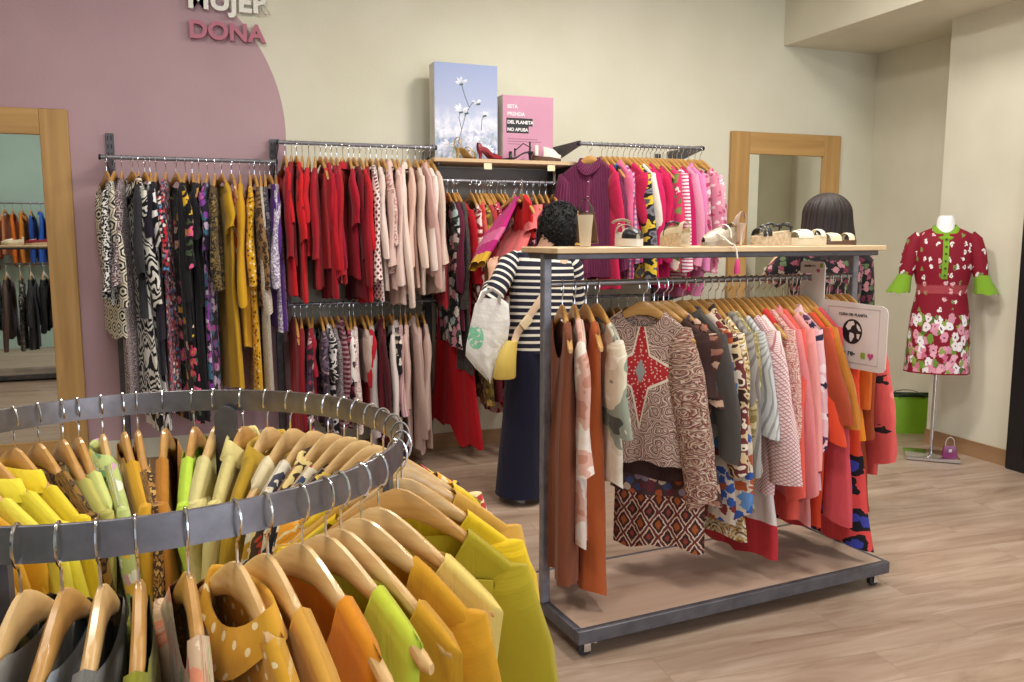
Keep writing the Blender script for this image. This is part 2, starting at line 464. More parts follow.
def garment_parts(root, mat, r, kind, o):
    k = dict(ws=.222, ww=None, W=None, th=.022, nd=.085, nb=.02, nw=.075, wav=.010, col=0, cuff=.055, flare=1.0, sm=None, spread=.10, ruf=0, cm=None, scw=.06, hemv=.012, sw=0.0, plk=0, rip=.022)
    k['nw'] = r.uniform(.075, .12)
    k.update(KINDS[kind]); k.update(o)
    ws = k['ws']; W = k['W'] or ws * 1.06; ww = k['ww'] or ws * .98; L = k['L']; th = k['th']
    NU, NV = 18, 20
    ph = [r.uniform(0, 6.28) for _ in range(6)]; f1 = r.choice([1.5, 2.0, 2.5]); f2 = r.choice([3.5, 4.5, 5.0])
    mb = MB(); idx = {}

    def ztop(x, side):
        z = hz(x) + .004
        if abs(x) < k['nw']:
            zn = hz(k['nw']) + .004
            z = zn - (k['nd'] if side < 0 else k['nb']) * (1 - (x / k['nw']) ** 2) ** .55
        return z

    def prof(v):
        if v < .28: t = v / .28; return ws + (ws * .97 - ws) * t
        if v < .5: t = (v - .28) / .22; t = t * t * (3 - 2 * t); return ws * .97 + (ww - ws * .97) * t
        t = (v - .5) / .5; return ww + (W - ww) * t

    def fold(u, v):
        return k['wav'] * (v ** .7) * (sin(f1 * pi * u + ph[0] + v * .6) + .6 * sin(f2 * pi * u + ph[1]))

    def pos(u, v, side):
        wv = prof(v) * (1 + .03 * sin(ph[4] + 5 * v))
        x = u * wv * (1 + k['rip'] * v * (sin(ph[2] + 11 * v) + .6 * sin(ph[3] + 19 * v)))
        zt = ztop(u * ws, side)
        hem = -L + k['hemv'] * sin(3 * u + ph[2]) + (k['hemv'] * .5) * sin(9 * u + ph[3])
        z = zt * (1 - v) + hem * v
        e = min(1, v * 6); T = (.0135 + (th - .0135) * min(1, v * 2.2)) * ((1 - e) * max(0, 1 - abs(u) ** 14) ** .5 + e * max(0, 1 - abs(u) ** 3.2) ** .55)
        y = hy(u * ws) * (1 - v) + side * T + fold(u, v) * (.35 + .65 * (1 - abs(u) * .3)) * (1 + .25 * side * sin(ph[5] + 4 * u)) + k['sw'] * v * v
        return (x, y, z), (x + (.7 if side > 0 else 0), z)
    for side in (-1, 1):
        for i in range(NV + 1):
            v = i / NV; v = v ** 1.25
            for j in range(NU + 1):
                if side > 0 and j in (0, NU): idx[(side, i, j)] = idx[(-1, i, j)]; continue
                co, uv = pos(-1 + 2 * j / NU, v, side)
                idx[(side, i, j)] = mb.p(co, uv)
        for i in range(NV):
            for j in range(NU):
                q = (idx[(side, i, j)], idx[(side, i, j + 1)], idx[(side, i + 1, j + 1)], idx[(side, i + 1, j)])
                mb.f.append(q if side < 0 else q[::-1])
    ridge = {}
    for j in range(NU + 1):
        x = (-1 + 2 * j / NU) * ws
        if abs(x) >= k['nw'] * .98 and k['nw'] > .02: ridge[j] = mb.p((x, hy(x), ztop(x, 1) + .007), (x, ztop(x, 1) + .018))
    for j in range(NU):
        if j in ridge and j + 1 in ridge:
            mb.f += [(idx[-1, 0, j + 1], idx[-1, 0, j], ridge[j], ridge[j + 1]), (idx[1, 0, j], idx[1, 0, j + 1], ridge[j + 1], ridge[j])]
    mb.build('skirt_panel' if kind == 'skirt' else 'bodice', mat, root, auto=False)
    sl = k['sl'] * r.uniform(.86, 1.12)
    if sl > 0:
        for sd in (-1, 1):
            sb = MB(); K = 9; rings = []; uvs = []; slant = r.uniform(-.9, .9); bend = r.uniform(-.02, .03)
            swing = r.uniform(-.03, .03) * sl; sp = k['spread'] * (.6 + .8 * r.random())
            p0 = r.uniform(0, 6)
            for i in range(K + 1):
                t = i / K
                if i == 0: rx, ry = .022, .012
                else:
                    rx = (.045 + .045 * min(1, t * 3)) * (1 - t) + k['cuff'] * t if t > .01 else .02
                    rx = max(rx, .03); ry = (th * .75 + .006) * (1 + .15 * sin(p0 + 9 * t))
                if k['flare'] > 1 and t > .75: rx *= 1 + (k['flare'] - 1) * (t - .75) * 4; ry *= 1 + (k['flare'] - 1) * (t - .75) * 3
                out = ws + .006 + sp * t * min(sl, .6) + .02 * min(1, t * 5)
                cx = sd * (out - rx + bend * sin(pi * t))
                z = hz(ws - .03) + .004 - t * (sl + .05)
                cy = hy(ws) + swing * t * 2 + .006 * sin(p0 + 6 * t) + k['sw'] * (t * sl / L) ** 2
                ring = []; ru = []
                for j in range(13):
                    a = 2 * pi * j / 12 + (pi if sd > 0 else 0)
                    wob = 1 + (.13 * sin(3 * a + p0 + 5 * t) + .07 * sin(5 * a + 9 * t)) * t
                    zz = z + (rx * .5 * cos(a) * -sd * (1 - t) * .6 if i else 0) + (rx * slant * cos(a) + ry * .5 * sin(a)) * max(0, t - .6) * 1.6
                    ring.append((cx + rx * cos(a) * wob, cy + ry * sin(a) * wob, zz)); ru.append((cx + a / 6.28 * 2 * (rx + ry), zz))
                rings.append(ring); uvs.append(ru)
            sb.loft(rings, False, uvs, closed=False); ct = sb.p(tuple(sum(q[a_] for q in rings[0][:12]) / 12 + (.004 if a_ == 2 else 0) for a_ in range(3)), uvs[0][0])
            sb.f += [(ct, j + 1, j) for j in range(12)]
            sb.build('sleeve', k['sm'] or mat, root, auto=False)
            if k['cm']:
                cb = MB(); z = rings[-1][0][2]; c = Vector((sum(q[0] for q in rings[-1][:12]) / 12, sum(q[1] for q in rings[-1][:12]) / 12, z))
                rr = [[(c.x + (q[0] - c.x) * s_, c.y + (q[1] - c.y) * s_, z + .012 - h) for q in rings[-1]] for h, s_ in ((0, 1.04), (.03, 1.1), (.075, 1.45), (.11, 1.8))]
                cb.loft(rr, False, None, closed=False); cb.build('cuff', k['cm'], root, auto=False)
    if k['col']:
        cb = MB(); rows = []; uvs = []
        for (dr, dz) in ((.0, .0), (.004, .028), (.012, .034), (.03, -.002), (.036, -.012)):
            row = []; ru = []
            for j in range(25):
                a = -pi / 2 + 2 * pi * j / 24
                nx = k['nw'] * .82 * cos(a); fr = -sin(a)          # fr = 1 at the front
                zb = hz(k['nw']) - (k['nd'] * .55 if fr > 0 else 0) * max(0, fr) ** 1.5 - .008
                dip = -.03 * max(0, fr) ** 3 if dz < .01 else 0
                row.append(((k['nw'] * .82 + dr) * cos(a), (.022 + dr * .6) * sin(a) + hy(0), zb + dz + dip)); ru.append((nx + dr, zb + dz))
            rows.append(row); uvs.append(ru)
        cb.grid(rows, uvs); cb.build('collar', k['sm'] or mat, root, auto=False)
    if k['ruf']:
        rb = MB(); rows = []; uvs = []
        Wm = W * 1.0
        for q in range(5):
            row = []; ru = []; t = q / 4
            for j in range(61):
                a = 2 * pi * j / 60
                rr = 1 + .12 * t * (1 + sin(9 * a + ph[1]))
                row.append((Wm * cos(a) * rr, th * 1.2 * sin(a) * rr * (1 + t) + k['sw'] + .02 * t * sin(9 * a), -L + .02 - k['ruf'] * t)); ru.append((a * Wm, -L - k['ruf'] * t))
            rows.append(row); uvs.append(ru)
        rb.grid(rows, uvs); rb.build('ruffle', k['sm'] or mat, root, auto=False)
    if k['plk']:
        pb = MB(); z0 = ztop(0, -1)
        for i in range(4): pass
        rows = []
        for i in range(13):
            v = .02 + .93 * i / 12
            row = []
            for u in (-.07, -.05, .05, .07):
                (x, y, z), _ = pos(u, v, -1); row.append((x, y - (.003 if abs(u) < .06 else 0), z))
            rows.append(row)
        pb.grid(rows); pb.build('button_placket', k['sm'] or mat, root)
        bb = MB()
        for i in range(6):
            (x, y, z), _ = pos(0, .08 + .14 * i, -1); bb.lathe([(.001, -.002), (.006, -.002), (.006, .002), (.001, .002)], 8, (x, y - .005, z))
        bb.build('buttons', M_white, root)


labels = set()


def hang(spec, loc, rz, where, group, r, tilt=0.0, hgroup=None, lean=0.0):
    desc, kind, mat = spec[:3]; o = dict(spec[3]) if len(spec) > 3 else {}
    assert desc not in labels, desc
    labels.add(desc)
    rz += radians(o.pop('rot', 0))
    root = thing(kind, desc + ' ' + where, CATS.get(kind, kind), loc, rz, group)
    root.rotation_euler = (lean, tilt, rz)
    pale = o.pop('pale', False)
    garment_parts(root, mat, r, kind, o)
    hanger('wooden hanger with metal hook carrying the ' + desc, loc, rz, hgroup or ('hangers: ' + group), pale, tilt)
    return root


HK = .0765          # rail axis above hanger apex


def rail_row(specs, x0, x1, y, z, where, group, jit=8, seed=1, base=-90, p0=None, p1=None):
    r = random.Random(seed); n = len(specs)
    for i, sp in enumerate(specs):
        sp = list(sp); o = dict(sp[3]) if len(sp) > 3 else {}
        t = o.pop('t', None)
        if t is None: t = (i + .5) / n + r.uniform(-.18, .18) / n
        o.setdefault('th', min(.024, .62 * abs(x1 - x0) / n))
        o.setdefault('wav', min(.010, .22 * abs(x1 - x0) / n + .002))
        if sp[1] not in ('shirt', 'skirt'): o.setdefault('nw', r.uniform(.095, .15))
        sp = sp[:3] + [o]
        if p0: pos = Vector(p0).lerp(Vector(p1), t)
        else: pos = Vector((x0 + (x1 - x0) * t, y, z))
        pos.z -= HK
        hang(sp, pos, radians(base + r.uniform(-jit, jit)), where, group, r)


# ------------------------------------------------------------------ wall fittings: uprights, rails, shelf
def upright(x, label, z0=.12, z1=2.17):
    mb = MB(); mb.box((0, 0, (z0 + z1) / 2), (.045, .028, z1 - z0), None, .003)
    t = thing('wall_upright', label, 'rail upright', (x, YW - .015, 0), 0, 'slotted wall uprights')
    mb.build('upright', M_dark, t)
    sb = MB()
    for i in range(14):
        for s in (-1, 1): sb.box((s * .01, -.0145, z1 - .03 - i * .05), (.006, .002, .028))
    sb.build('slots', M_black, t, False)


for x, l in ((-.53, 'dark slotted wall upright beside the black and white clothes'), (.44, 'dark slotted wall upright between purple and red clothes'), (1.47, 'dark slotted wall upright beneath the flower canvas'),
             (2.40, 'dark slotted wall upright near the pink canvas end of the shelf'), (3.30, 'dark slotted wall upright behind the pink clothes')):
    upright(x, l)


def wall_rail(x0, x1, y, z, label, arms, lift=0.0, r=.0125):
    t = thing('hanging_rail', label, 'clothes rail', (0, 0, 0), 0, 'wall mounted clothes rails')
    b = MB(); b.sweep([(x0, y, z), (x1, y, z)], r, N=14); b.build('rail', M_steel, t)
    for ax in arms:
        a = MB()
        a.prism([(YW - .03, z + .02 + lift), (YW - .03, z - .10 + lift), (y + .01, z - .018), (y - .014, z - .018), (y - .014, z + .018), (y + .03, z + .02)], .006,
                Matrix(((0, 0, 1, ax - .003), (1, 0, 0, 0), (0, 1, 0, 0), (0, 0, 0, 1))))
        a.build('arm', M_dark, t, False)
    for ex in (x0, x1):
        c = MB(); s = -1 if ex == x0 else 1
        c.sweep([(ex - s * .004, y, z), (ex + s * .008, y, z)], r * 1.25, N=14); c.build('end_cap', M_black, t)


RY = 5.5
wall_rail(-.56, .435, RY, 2.003, 'dark steel rail holding black, mustard and purple clothes', (-.53, .428))
wall_rail(.445, 1.46, RY, 2.125, 'upper dark steel rail holding red and blush clothes', (.452, 1.44))
wall_rail(.47, 1.45, RY, 1.108, 'thin low rail beneath the red clothes', (.48, 1.42), r=.010)
wall_rail(1.49, 2.46, RY, 1.913, 'steel rail under the wooden shoe shelf', (1.50, 2.385))
wall_rail(2.41, 3.39, 5.3, 2.168, 'dark steel rail holding pink clothes out from the wall', (2.42, 3.375))
wall_rail(2.43, 3.36, 5.42, 1.112, 'low steel rail behind the wheeled rack', (2.45, 3.33), r=.010)

t = thing('shoe_shelf', 'pale wooden wall shelf carrying shoes and two canvases', 'shelf', (0, 0, 0))
MB().box((1.955, 5.61, 2.043), (1.05, .38, .026), None, .003).build('shelf_board', M_shelf, t)
MB().box((1.955, YW - .012, 1.60), (.94, .02, .84)).build('back_panel', plain('grey_panel', '8b8580', .6), t, False)
for x in (1.465, 2.44):
    MB().prism([(YW - .03, 2.03), (YW - .03, 1.93), (5.45, 2.012), (5.45, 2.03)], .008, Matrix(((0, 0, 1, x), (1, 0, 0, 0), (0, 1, 0, 0), (0, 0, 0, 1)))).build('bracket', M_dark, t, False)
for x in (1.80, 2.26):
    o = MB().box((x, 5.418, 2.008), (.055, .003, .04)).build('shelf_ticket', plain('cream_ticket', 'e8dfb9', .6), t, False)

# wire panel by the pink rail
t = thing('wire_panel', 'small white wire grid panel on the wall by the pink clothes', 'wire panel', (3.47, YW - .02, 2.02))
b = MB()
for i in range(6): b.sweep([(-.11 + .044 * i, 0, -.30), (-.11 + .044 * i, 0, .16)], .002, N=5)
for i in range(11): b.sweep([(-.115, 0, -.30 + .046 * i), (.115, 0, -.30 + .046 * i)], .002, N=5)
b.build('wire_grid', M_white, t)

# ------------------------------------------------------------------ garments on the wall rails
BK, CR = '141317', 'e6ddc8'
A = [
    ('black and cream hexagon print tunic', 'tunic', cloth('hex', BK, CR, .085, 4.2), dict(L=.97, sl=.62, W=.24, t=.01, wav=.006, rot=16)),
    ('black and white speckled blouse', 'blouse', cloth('floral', 'e4e0da', [BK, '2a2830', BK], 75, .9, .5), dict(L=.78, sl=.58, t=.055)),
    ('grey and burgundy scribble print dress', 'dress', cloth('paisley', ['6d5a60', '2a2226', 'c9c0bd', '8a6a70'], 18, 3.0), dict(L=1.33, sl=.5, t=.095)),
    ('black and white zebra ruffle blouse dress', 'dress', cloth('zebra', BK, 'e9e4da', 120, 30), dict(L=1.44, sl=.6, col=1, t=.155, rot=20)),
    ('charcoal sequin long top', 'blouse', S('2b2a2f'), dict(L=.85, t=.19)),
    ('bold black and white wave dress', 'dress', cloth('zebra', '101012', 'eceae6', 52, 24), dict(L=1.55, sl=.3, W=.24, t=.225, rot=12)),
    ('midnight navy sleeveless dress', 'slip_dress', S('14131f'), dict(L=1.2, t=.255)),
    ('black dress with violet trim', 'dress', S('1d1626'), dict(L=1.0, t=.29)),
    ('ditsy red and blue flower dress', 'dress', FL('1b1a26', ['c9333f', 'd8647a', '5d86b8', 'e9dfd8', 'b8232f'], 40, .95, .44), dict(L=1.42, sl=.45, t=.345)),
    ('black dress with pink and yellow blossoms', 'dress', FL('0f0e12', ['e0608e', 'e8b730', 'd2486e', 'f0c9b8'], 13, .62, .34, 'e8a020', '46553a'), dict(L=1.50, sl=.35, t=.405, W=.30, rot=24)),
    ('plain black long sleeved tunic', 'tunic', S('111014'), dict(L=1.0, sl=.6, t=.46)),
    ('black knit dress', 'dress', S('17161b'), dict(L=1.5, t=.50)),
    ('dark top with a beige strap', 'tank', S('25211f'), dict(L=.8, t=.54)),
    ('violet and teal flower dress', 'dress', FL('201a2c', ['7d3f96', 'b354a0', '3f6f8a', 'c8b4cf'], 20, .9, .45), dict(L=1.34, sl=.3, t=.59)),
    ('olive brown print blouse', 'blouse', cloth('multi', ['3a2d22', '6d5a2f', '2a2420', '8c7440'], 26, 2.0), dict(L=.7, t=.635)),
    ('mustard maxi dress', 'dress', S('c79a1c'), dict(L=1.32, sl=.2, t=.675, W=.27, rot=16)),
    ('orange flower strappy top', 'tank', FL('d9622c', ['e8a070', 'f0d8b8', 'c03a28'], 22, .8, .4), dict(L=.52, t=.735, rot=10, W=.16)),
    ('mustard yellow long cardigan', 'cardigan', S('cc9a1e'), dict(L=1.05, sl=.65, t=.785)),
    ('yellow dress with small flowers', 'dress', FL('dba51d', ['7a4a1e', 'f1e2b0', '5b3418'], 42, .8, .3), dict(L=1.42, sl=.55, t=.845)),
    ('brown leopard blouse', 'blouse', cloth('leopard', '8c6a45', '1c1512', '5d3f25', 34, .42), dict(L=.8, t=.875)),
    ('beige marl knit long cardigan', 'cardigan', cloth('multi', ['b5aa98', 'cfc5b5', '9c907f', 'd8cfc2'], 150, 2.0), dict(L=1.40, sl=.7, t=.91)),
    ('dark patterned blouse', 'blouse', cloth('multi', ['26222a', '4a4450', '191720', '776c78'], 30, 2.0), dict(L=.7, t=.94)),
    ('purple v neck top', 'top', S('55287c'), dict(L=.95, sl=.35, t=.97, W=.25, rot=14, th=.03)),
    ('lavender top with lace hem', 'blouse', cloth('multi', ['a99bbd', 'd9d2dd', '8d7fa3', 'e8e4ea'], 40, 2.0), dict(L=.98, sl=.5, t=1.01)),
]
rail_row(A, -.54, .42, RY, 2.003, 'on the wall rail beside the tall mirror', 'clothes on the black and mustard wall rail', 7, 11)

RD = ['b3121f', '9c0f1e', 'c21a24', '86101e', 'a81424', 'd02028']
B = [
    ('scarlet wide dress', 'dress', S('c4161f'), dict(L=0.86, sl=.26)),
    ('dark crimson blouse', 'blouse', S('8c0f1e'), dict(L=0.70)),
    ('bright red long tunic', 'tunic', S('cc1c23'), dict(L=0.90, sl=.4)),
    ('wine red knit top', 'top', S('7d0f20'), dict(L=0.65)),
    ('red short sleeved tee', 'top', S('c11822'), dict(L=0.62, sl=.24)),
    ('deep red chiffon blouse', 'blouse', S('a01222'), dict(L=0.84)),
    ('coral red slip top', 'tank', S('d8434a'), dict(L=0.72)),
    ('cherry red dress', 'dress', S('a91026'), dict(L=0.90, sl=.3)),
    ('berry red cardigan', 'cardigan', S('8e0d2c'), dict(L=0.70)),
    ('red track top with white piping', 'blouse', cloth('stripes', 'a8141f', 'e9dcd8', .30, 0, .035), dict(L=0.81, sl=.6)),
    ('crimson hooded jacket', 'shirt', S('ae1020'), dict(L=0.69, rot=-16)),
    ('ruby red short sleeve blouse', 'top', S('a80f2a'), dict(L=0.76, sl=.3)),
    ('burgundy long top', 'tunic', S('6f0d1c'), dict(L=0.91)),
    ('fire red wide blouse', 'blouse', S('bf1420'), dict(L=0.92, W=.25)),
    ('dark red ribbed jumper', 'cardigan', S('8f1020'), dict(L=0.79)),
    ('white tunic with maroon diamond print', 'tunic', cloth('lattice', '7a2234', 'ecdfd8', .042, .29), dict(L=0.92, sl=.6, W=.26)),
    ('ivory pink blouse', 'blouse', S('e6d2c8'), dict(L=0.84)),
    ('blush ruffled top', 'top', cloth('multi', ['d8b3ab', 'e8cec6', 'b9827e', 'ecd8d0'], 40, 2.0), dict(L=0.75, sl=.35)),
    ('pale rose shirt', 'shirt', S('dfc0b8'), dict(L=0.84)),
    ('powder pink cardigan', 'cardigan', S('e3c8bf'), dict(L=0.95)),
    ('pink chiffon tie blouse', 'blouse', S('d9a9a9'), dict(L=0.55)),
    ('cream blush linen shirt', 'shirt', S('e8d3c6'), dict(L=0.88, sl=.7, rot=-10)),
    ('nude satin blouse', 'blouse', S('dcb9a9'), dict(L=0.84, W=.25)),
    ('oatmeal pink cardigan', 'cardigan', S('dfc9bb'), dict(L=0.88)),
    ('dusty pink jacket', 'shirt', S('cfa9a3'), dict(L=0.75)),
    ('shell pink scarf neck top', 'blouse', S('e9d9d0'), dict(L=0.66)),
    ('pale beige long blouse', 'blouse', S('d9c3b4'), dict(L=0.88)),
]
rail_row(B, .47, 1.44, RY, 2.125, 'on the top rail by the flower canvas', 'red and blush clothes on the top rail', 9, 12)

Cc = [
    ('scarlet pleated skirt', 'skirt', S('a90f20'), dict(L=.86, ws=.19, W=.25)),
    ('claret blouse', 'blouse', S('86101f'), dict(L=.7)),
    ('garnet top', 'top', S('97152a'), dict(L=.6)),
    ('plum and red print blouse', 'blouse', FL('2b1722', ['8f2c46', 'c9a9a9', '513050'], 22, .9, .45), dict(L=.66)),
    ('charcoal and mauve print top', 'top', cloth('multi', ['232028', '6d5a70', '3c3040', 'a58b9c'], 20, 2.0), dict(L=.68)),
    ('black top with white motif', 'top', cloth('multi', ['17151a', '17151a', 'd8d2d0', '221f24'], 18, 2.0), dict(L=.74)),
    ('snakeskin grey print blouse', 'blouse', cloth('paisley', ['59505a', 'b3a7a9', '2b272c', '8d7a80'], 24, 3.0), dict(L=.76)),
    ('maroon check shirt', 'shirt', cloth('check', '4d1a2a', '7a2a3a', 'b59ba0', .03), dict(L=.7)),
    ('rose print blouse with dark ground', 'blouse', FL('3a1c28', ['b04a60', 'd9a9b0', '7a2038'], 26, .9, .42), dict(L=.7)),
    ('white tee with dark stitching', 'top', cloth('multi', ['e9e4e0', 'e9e4e0', 'e6e0dc', '4a3c40'], 22, 1.0), dict(L=.62, sl=.26)),
    ('white embroidered blouse', 'blouse', cloth('multi', ['e8dfd9', 'ecdfda', 'c9a0a0', 'e9e2de'], 60, 2.0), dict(L=.7)),
    ('taupe short top', 'top', S('b9a39a'), dict(L=.42)),
    ('post box red tee', 'top', S('b81426'), dict(L=.62, sl=.24)),
    ('grey mesh knit', 'cardigan', cloth('lattice', '9a8f92', 'd0c5c5', .012, .36), dict(L=.86)),
    ('maroon corduroy shirt', 'shirt', S('5d1220'), dict(L=.84)),
    ('oxblood satin blouse', 'blouse', S('4c0f1a'), dict(L=.9)),
    ('black and ivory flower top', 'top', FL('1d191b', ['e3d8c8', 'c9b8a0', 'e9e2d6'], 17, .75, .4), dict(L=.8)),
    ('white shirt with pink panel', 'shirt', S('e8dcd9'), dict(L=.52)),
    ('mauve striped blouse', 'blouse', cloth('stripes', 'd9b9bb', 'b58a92', .02, 0, .4), dict(L=.6)),
    ('blush satin blouse with folds', 'blouse', S('d3b1a8'), dict(L=.86, W=.24)),
    ('dusty beige jacket', 'shirt', S('b39a92'), dict(L=.88)),
    ('old rose long cardigan', 'cardigan', S('c9a49e'), dict(L=.94)),
    ('champagne pink cardigan', 'cardigan', S('c5a9a0'), dict(L=.9)),
]
rail_row(Cc, .50, 1.37, RY, 1.108, 'on the low rail under the reds', 'clothes on the low rail under the reds', 10, 13)

D = [
    ('crimson long skirt', 'skirt', S('9c1026'), dict(L=.75, ws=.18, t=-.01)),
    ('black dress with pale roses', 'dress', FL('131316', ['d9c8c8', '9fb3b3', 'c98a98', 'e2dcd4'], 15, .8, .42, None, '3f4c44'), dict(L=1.02, sl=.4, t=.04)),
    ('plum velvet tunic', 'tunic', S('5e1733'), dict(L=.92, t=.08)),
    ('pewter lace dress', 'dress', cloth('paisley', ['3f3a3a', '1b191b', '6f6664', '26221f'], 34, 3.0), dict(L=1.2, sl=.55, t=.115)),
    ('ruby long dress with pointed hem', 'dress', S('b3101f'), dict(L=1.66, W=.30, sl=.4, t=.085, hemv=.07, rot=14)),
    ('crimson and white swirl dress', 'dress', cloth('zebra', '8c1426', 'e8d6cc', 95, 34), dict(L=1.08, sl=.55, t=.215)),
    ('tomato red dress', 'dress', S('c2302c'), dict(L=1.15, t=.255)),
    ('salmon short top', 'top', S('cf5f57'), dict(L=.45, sl=.22, t=.285)),
    ('brick coral tunic', 'tunic', S('b63c3c'), dict(L=.86, t=.31)),
    ('red and blue flower blouse', 'blouse', FL('b3203a', ['3a3f8a', 'd8506a', '7a1f4a', 'e0a0a8'], 24, .9, .44), dict(L=.70, t=.375)),
    ('mustard flower long dress', 'dress', FL('6e5a24', ['b89b3c', '3a2f1c', 'd3c184'], 22, .9, .45), dict(L=1.42, t=.285, rot=8)),
    ('maroon lace top', 'top', S('6a1226'), dict(L=.7, t=.45)),
    ('ivory and rose blouse', 'blouse', cloth('multi', ['e3d0c8', 'd79aa0', 'efe2da', 'b25a68'], 22, 2.0), dict(L=.6, t=.48)),
    ('burgundy maxi dress', 'dress', S('5d0f20'), dict(L=1.42, t=.325)),
    ('red ditsy dress', 'dress', FL('b02a38', ['e6c0b8', '801826'], 48, .9, .35), dict(L=1.22, t=.355, rot=8)),
    ('white dress with red roses', 'dress', FL('e2d3cf', ['9c1830', 'b43a48', 'c9808a'], 11, .7, .38), dict(L=1.52, t=.415, rot=10)),
    ('wine tulle dress', 'dress', S('6c1530'), dict(L=1.3, t=.55)),
    ('maroon print maxi dress', 'dress', FL('701a2c', ['c9989c', '3a0f1c'], 26, .8, .4), dict(L=1.43, t=.60)),
    ('dark aubergine blouse', 'blouse', S('3c1426'), dict(L=.8, t=.65)),
    ('mulberry knit', 'cardigan', S('6b1838'), dict(L=.8, t=.70)),
    ('black cherry dress', 'dress', S('3a0f1c'), dict(L=1.0, t=.75)),
    ('raspberry wool jumper', 'cardigan', S('8c1a3c'), dict(L=.7, t=.80)),
    ('peach scarf top', 'top', S('d98a70'), dict(L=.5, t=.86)),
    ('pale floral scarf blouse', 'blouse', FL('e2d6d2', ['c98a92', 'a0a08c'], 26, .9, .42), dict(L=.55, t=.90)),
    ('black and orange bird print dress', 'dress', FL('15131a', ['c9a04a', 'b03a50', '6a6a4a'], 14, .8, .4), dict(L=1.0, t=.95)),
    ('magenta edged black top', 'top', S('1e1420'), dict(L=.8, t=.985)),
]
rail_row(D, 1.50, 2.44, RY, 1.913, 'on the rail under the shoe shelf', 'clothes on the rail under the shoe shelf', 7, 14)

PK = 'c2185b'
Ee = [
    ('plum crinkled shirt with open collar', 'shirt', cloth('stripes', '5a1a40', '743050', .012, 0, .4, wr=1.0), dict(L=.84, sl=.66, t=.06, rot=26, th=.035, plk=1, W=.24)),
    ('fuchsia red long top', 'tunic', S('c01d4c'), dict(L=.9, t=.155)),
    ('black vest with blue panel', 'tank', cloth('stripes', '1a1a22', '2a5aa8', .16, 0, .3), dict(L=.75, t=.20)),
    ('pink ruffled shirt', 'shirt', S('d8688f'), dict(L=.70, sl=.28, t=.245)),
    ('magenta check blouse', 'blouse', cloth('check', 'c9a0b8', 'b8265c', '4a3c7a', .035), dict(L=.85, t=.285)),
    ('rose red short sleeve blouse', 'top', S('c2204e'), dict(L=.72, sl=.28, t=.335, rot=6)),
    ('grey and yellow scarf print blouse', 'blouse', cloth('multi', ['4c4a52', '77757c', '1d1c22', 'd8b83a', '5d5c64'], 11, 2.0), dict(L=.82, sl=.62, t=.385, rot=8)),
    ('ivory cardigan among the pinks', 'cardigan', S('e0d6cc'), dict(L=.55, sl=.4, t=.425)),
    ('hot pink blouse', 'blouse', S('c51d5e'), dict(L=.88, t=.46)),
    ('cerise ribbed top', 'top', S('b51652'), dict(L=.74, t=.495)),
    ('raspberry tee', 'top', S('c4194f'), dict(L=.62, sl=.26, t=.53)),
    ('deep magenta cardigan', 'cardigan', S('a8134e'), dict(L=.9, t=.565)),
    ('grey lilac sleeveless top', 'tank', S('8f8aa0'), dict(L=.66, t=.60)),
    ('pink blouse with leaf print', 'blouse', FL('c5315f', ['e9dfd0', '7a8a4a', 'e0a8b8'], 12, .7, .4, None, '5f7a3c'), dict(L=.8, t=.635)),
    ('watermelon tee', 'top', S('d63a68'), dict(L=.68, sl=.28, t=.67)),
    ('pink and white striped blouse', 'blouse', cloth('stripes', 'e9dfe6', 'b83a6a', .024, 1, .4), dict(L=.86, sl=.6, t=.715)),
    ('fuchsia tunic', 'tunic', S('b8145a'), dict(L=.92, t=.755)),
    ('candy pink knit', 'cardigan', S('db8fae'), dict(L=.8, t=.795)),
    ('bubblegum pink long shirt', 'shirt', S('d882b4'), dict(L=.98, sl=.66, t=.835, rot=8)),
    ('rose flower blouse', 'blouse', FL('c98a9c', ['b03a60', 'e6ccd2', '8c3050'], 26, .9, .42), dict(L=.8, t=.90)),
    ('faded pink tie front blouse', 'blouse', FL('cf7f98', ['e8c8d0', 'b84a70'], 32, .8, .36), dict(L=.82, t=.955, rot=6)),
    ('pale pink ruffle sleeve top', 'top', FL('d8a0b0', ['b84a70', 'ecd8dc'], 30, .8, .36), dict(L=.74, sl=.3, t=1.0)),
]
rail_row(Ee, 2.44, 3.37, 5.3, 2.168, 'on the wall rail of pinks', 'pink clothes on the jutting wall rail', 6, 15, base=-79)

E2 = [('%s' % d, k, m, o) for d, k, m, o in [
    ('hot pink fleece', 'cardigan', S('c41a5c'), dict(L=.7)), ('black tailored jacket', 'shirt', S('1c1a1d'), dict(L=.7)), ('brown velvet blouse', 'blouse', S('4c2c2a'), dict(L=.65)),
    ('dark green print top', 'top', FL('22302a', ['7a8a6a', 'c9b8a0'], 22, .8, .4), dict(L=.6)), ('plum tee', 'top', S('5c1f40'), dict(L=.6)), ('grey flecked knit', 'cardigan', S('6d6668'), dict(L=.7)),
    ('mauve flower shirt', 'shirt', FL('7a4a5e', ['d8b8c0', '4a2a3c'], 24, .9, .42), dict(L=.7)), ('cream knit vest', 'tank', S('d8ccb8'), dict(L=.6)), ('magenta cotton skirt', 'skirt', S('a81a58'), dict(L=.7)), ('navy cotton top', 'top', S('1f2238'), dict(L=.6)),
    ('pink jersey dress', 'dress', S('c25a88'), dict(L=.9)), ('maroon wrap top', 'blouse', S('5a1a2a'), dict(L=.6))]]
rail_row(E2, 2.48, 3.34, 5.42, 1.112, 'on the low rail behind the wheeled rack', 'clothes on the low rail behind the wheeled rack', 8, 16)

# ------------------------------------------------------------------ wheeled rack (gondola)
GY = radians(4.9); GC = Vector((1.975, 2.975, 0))


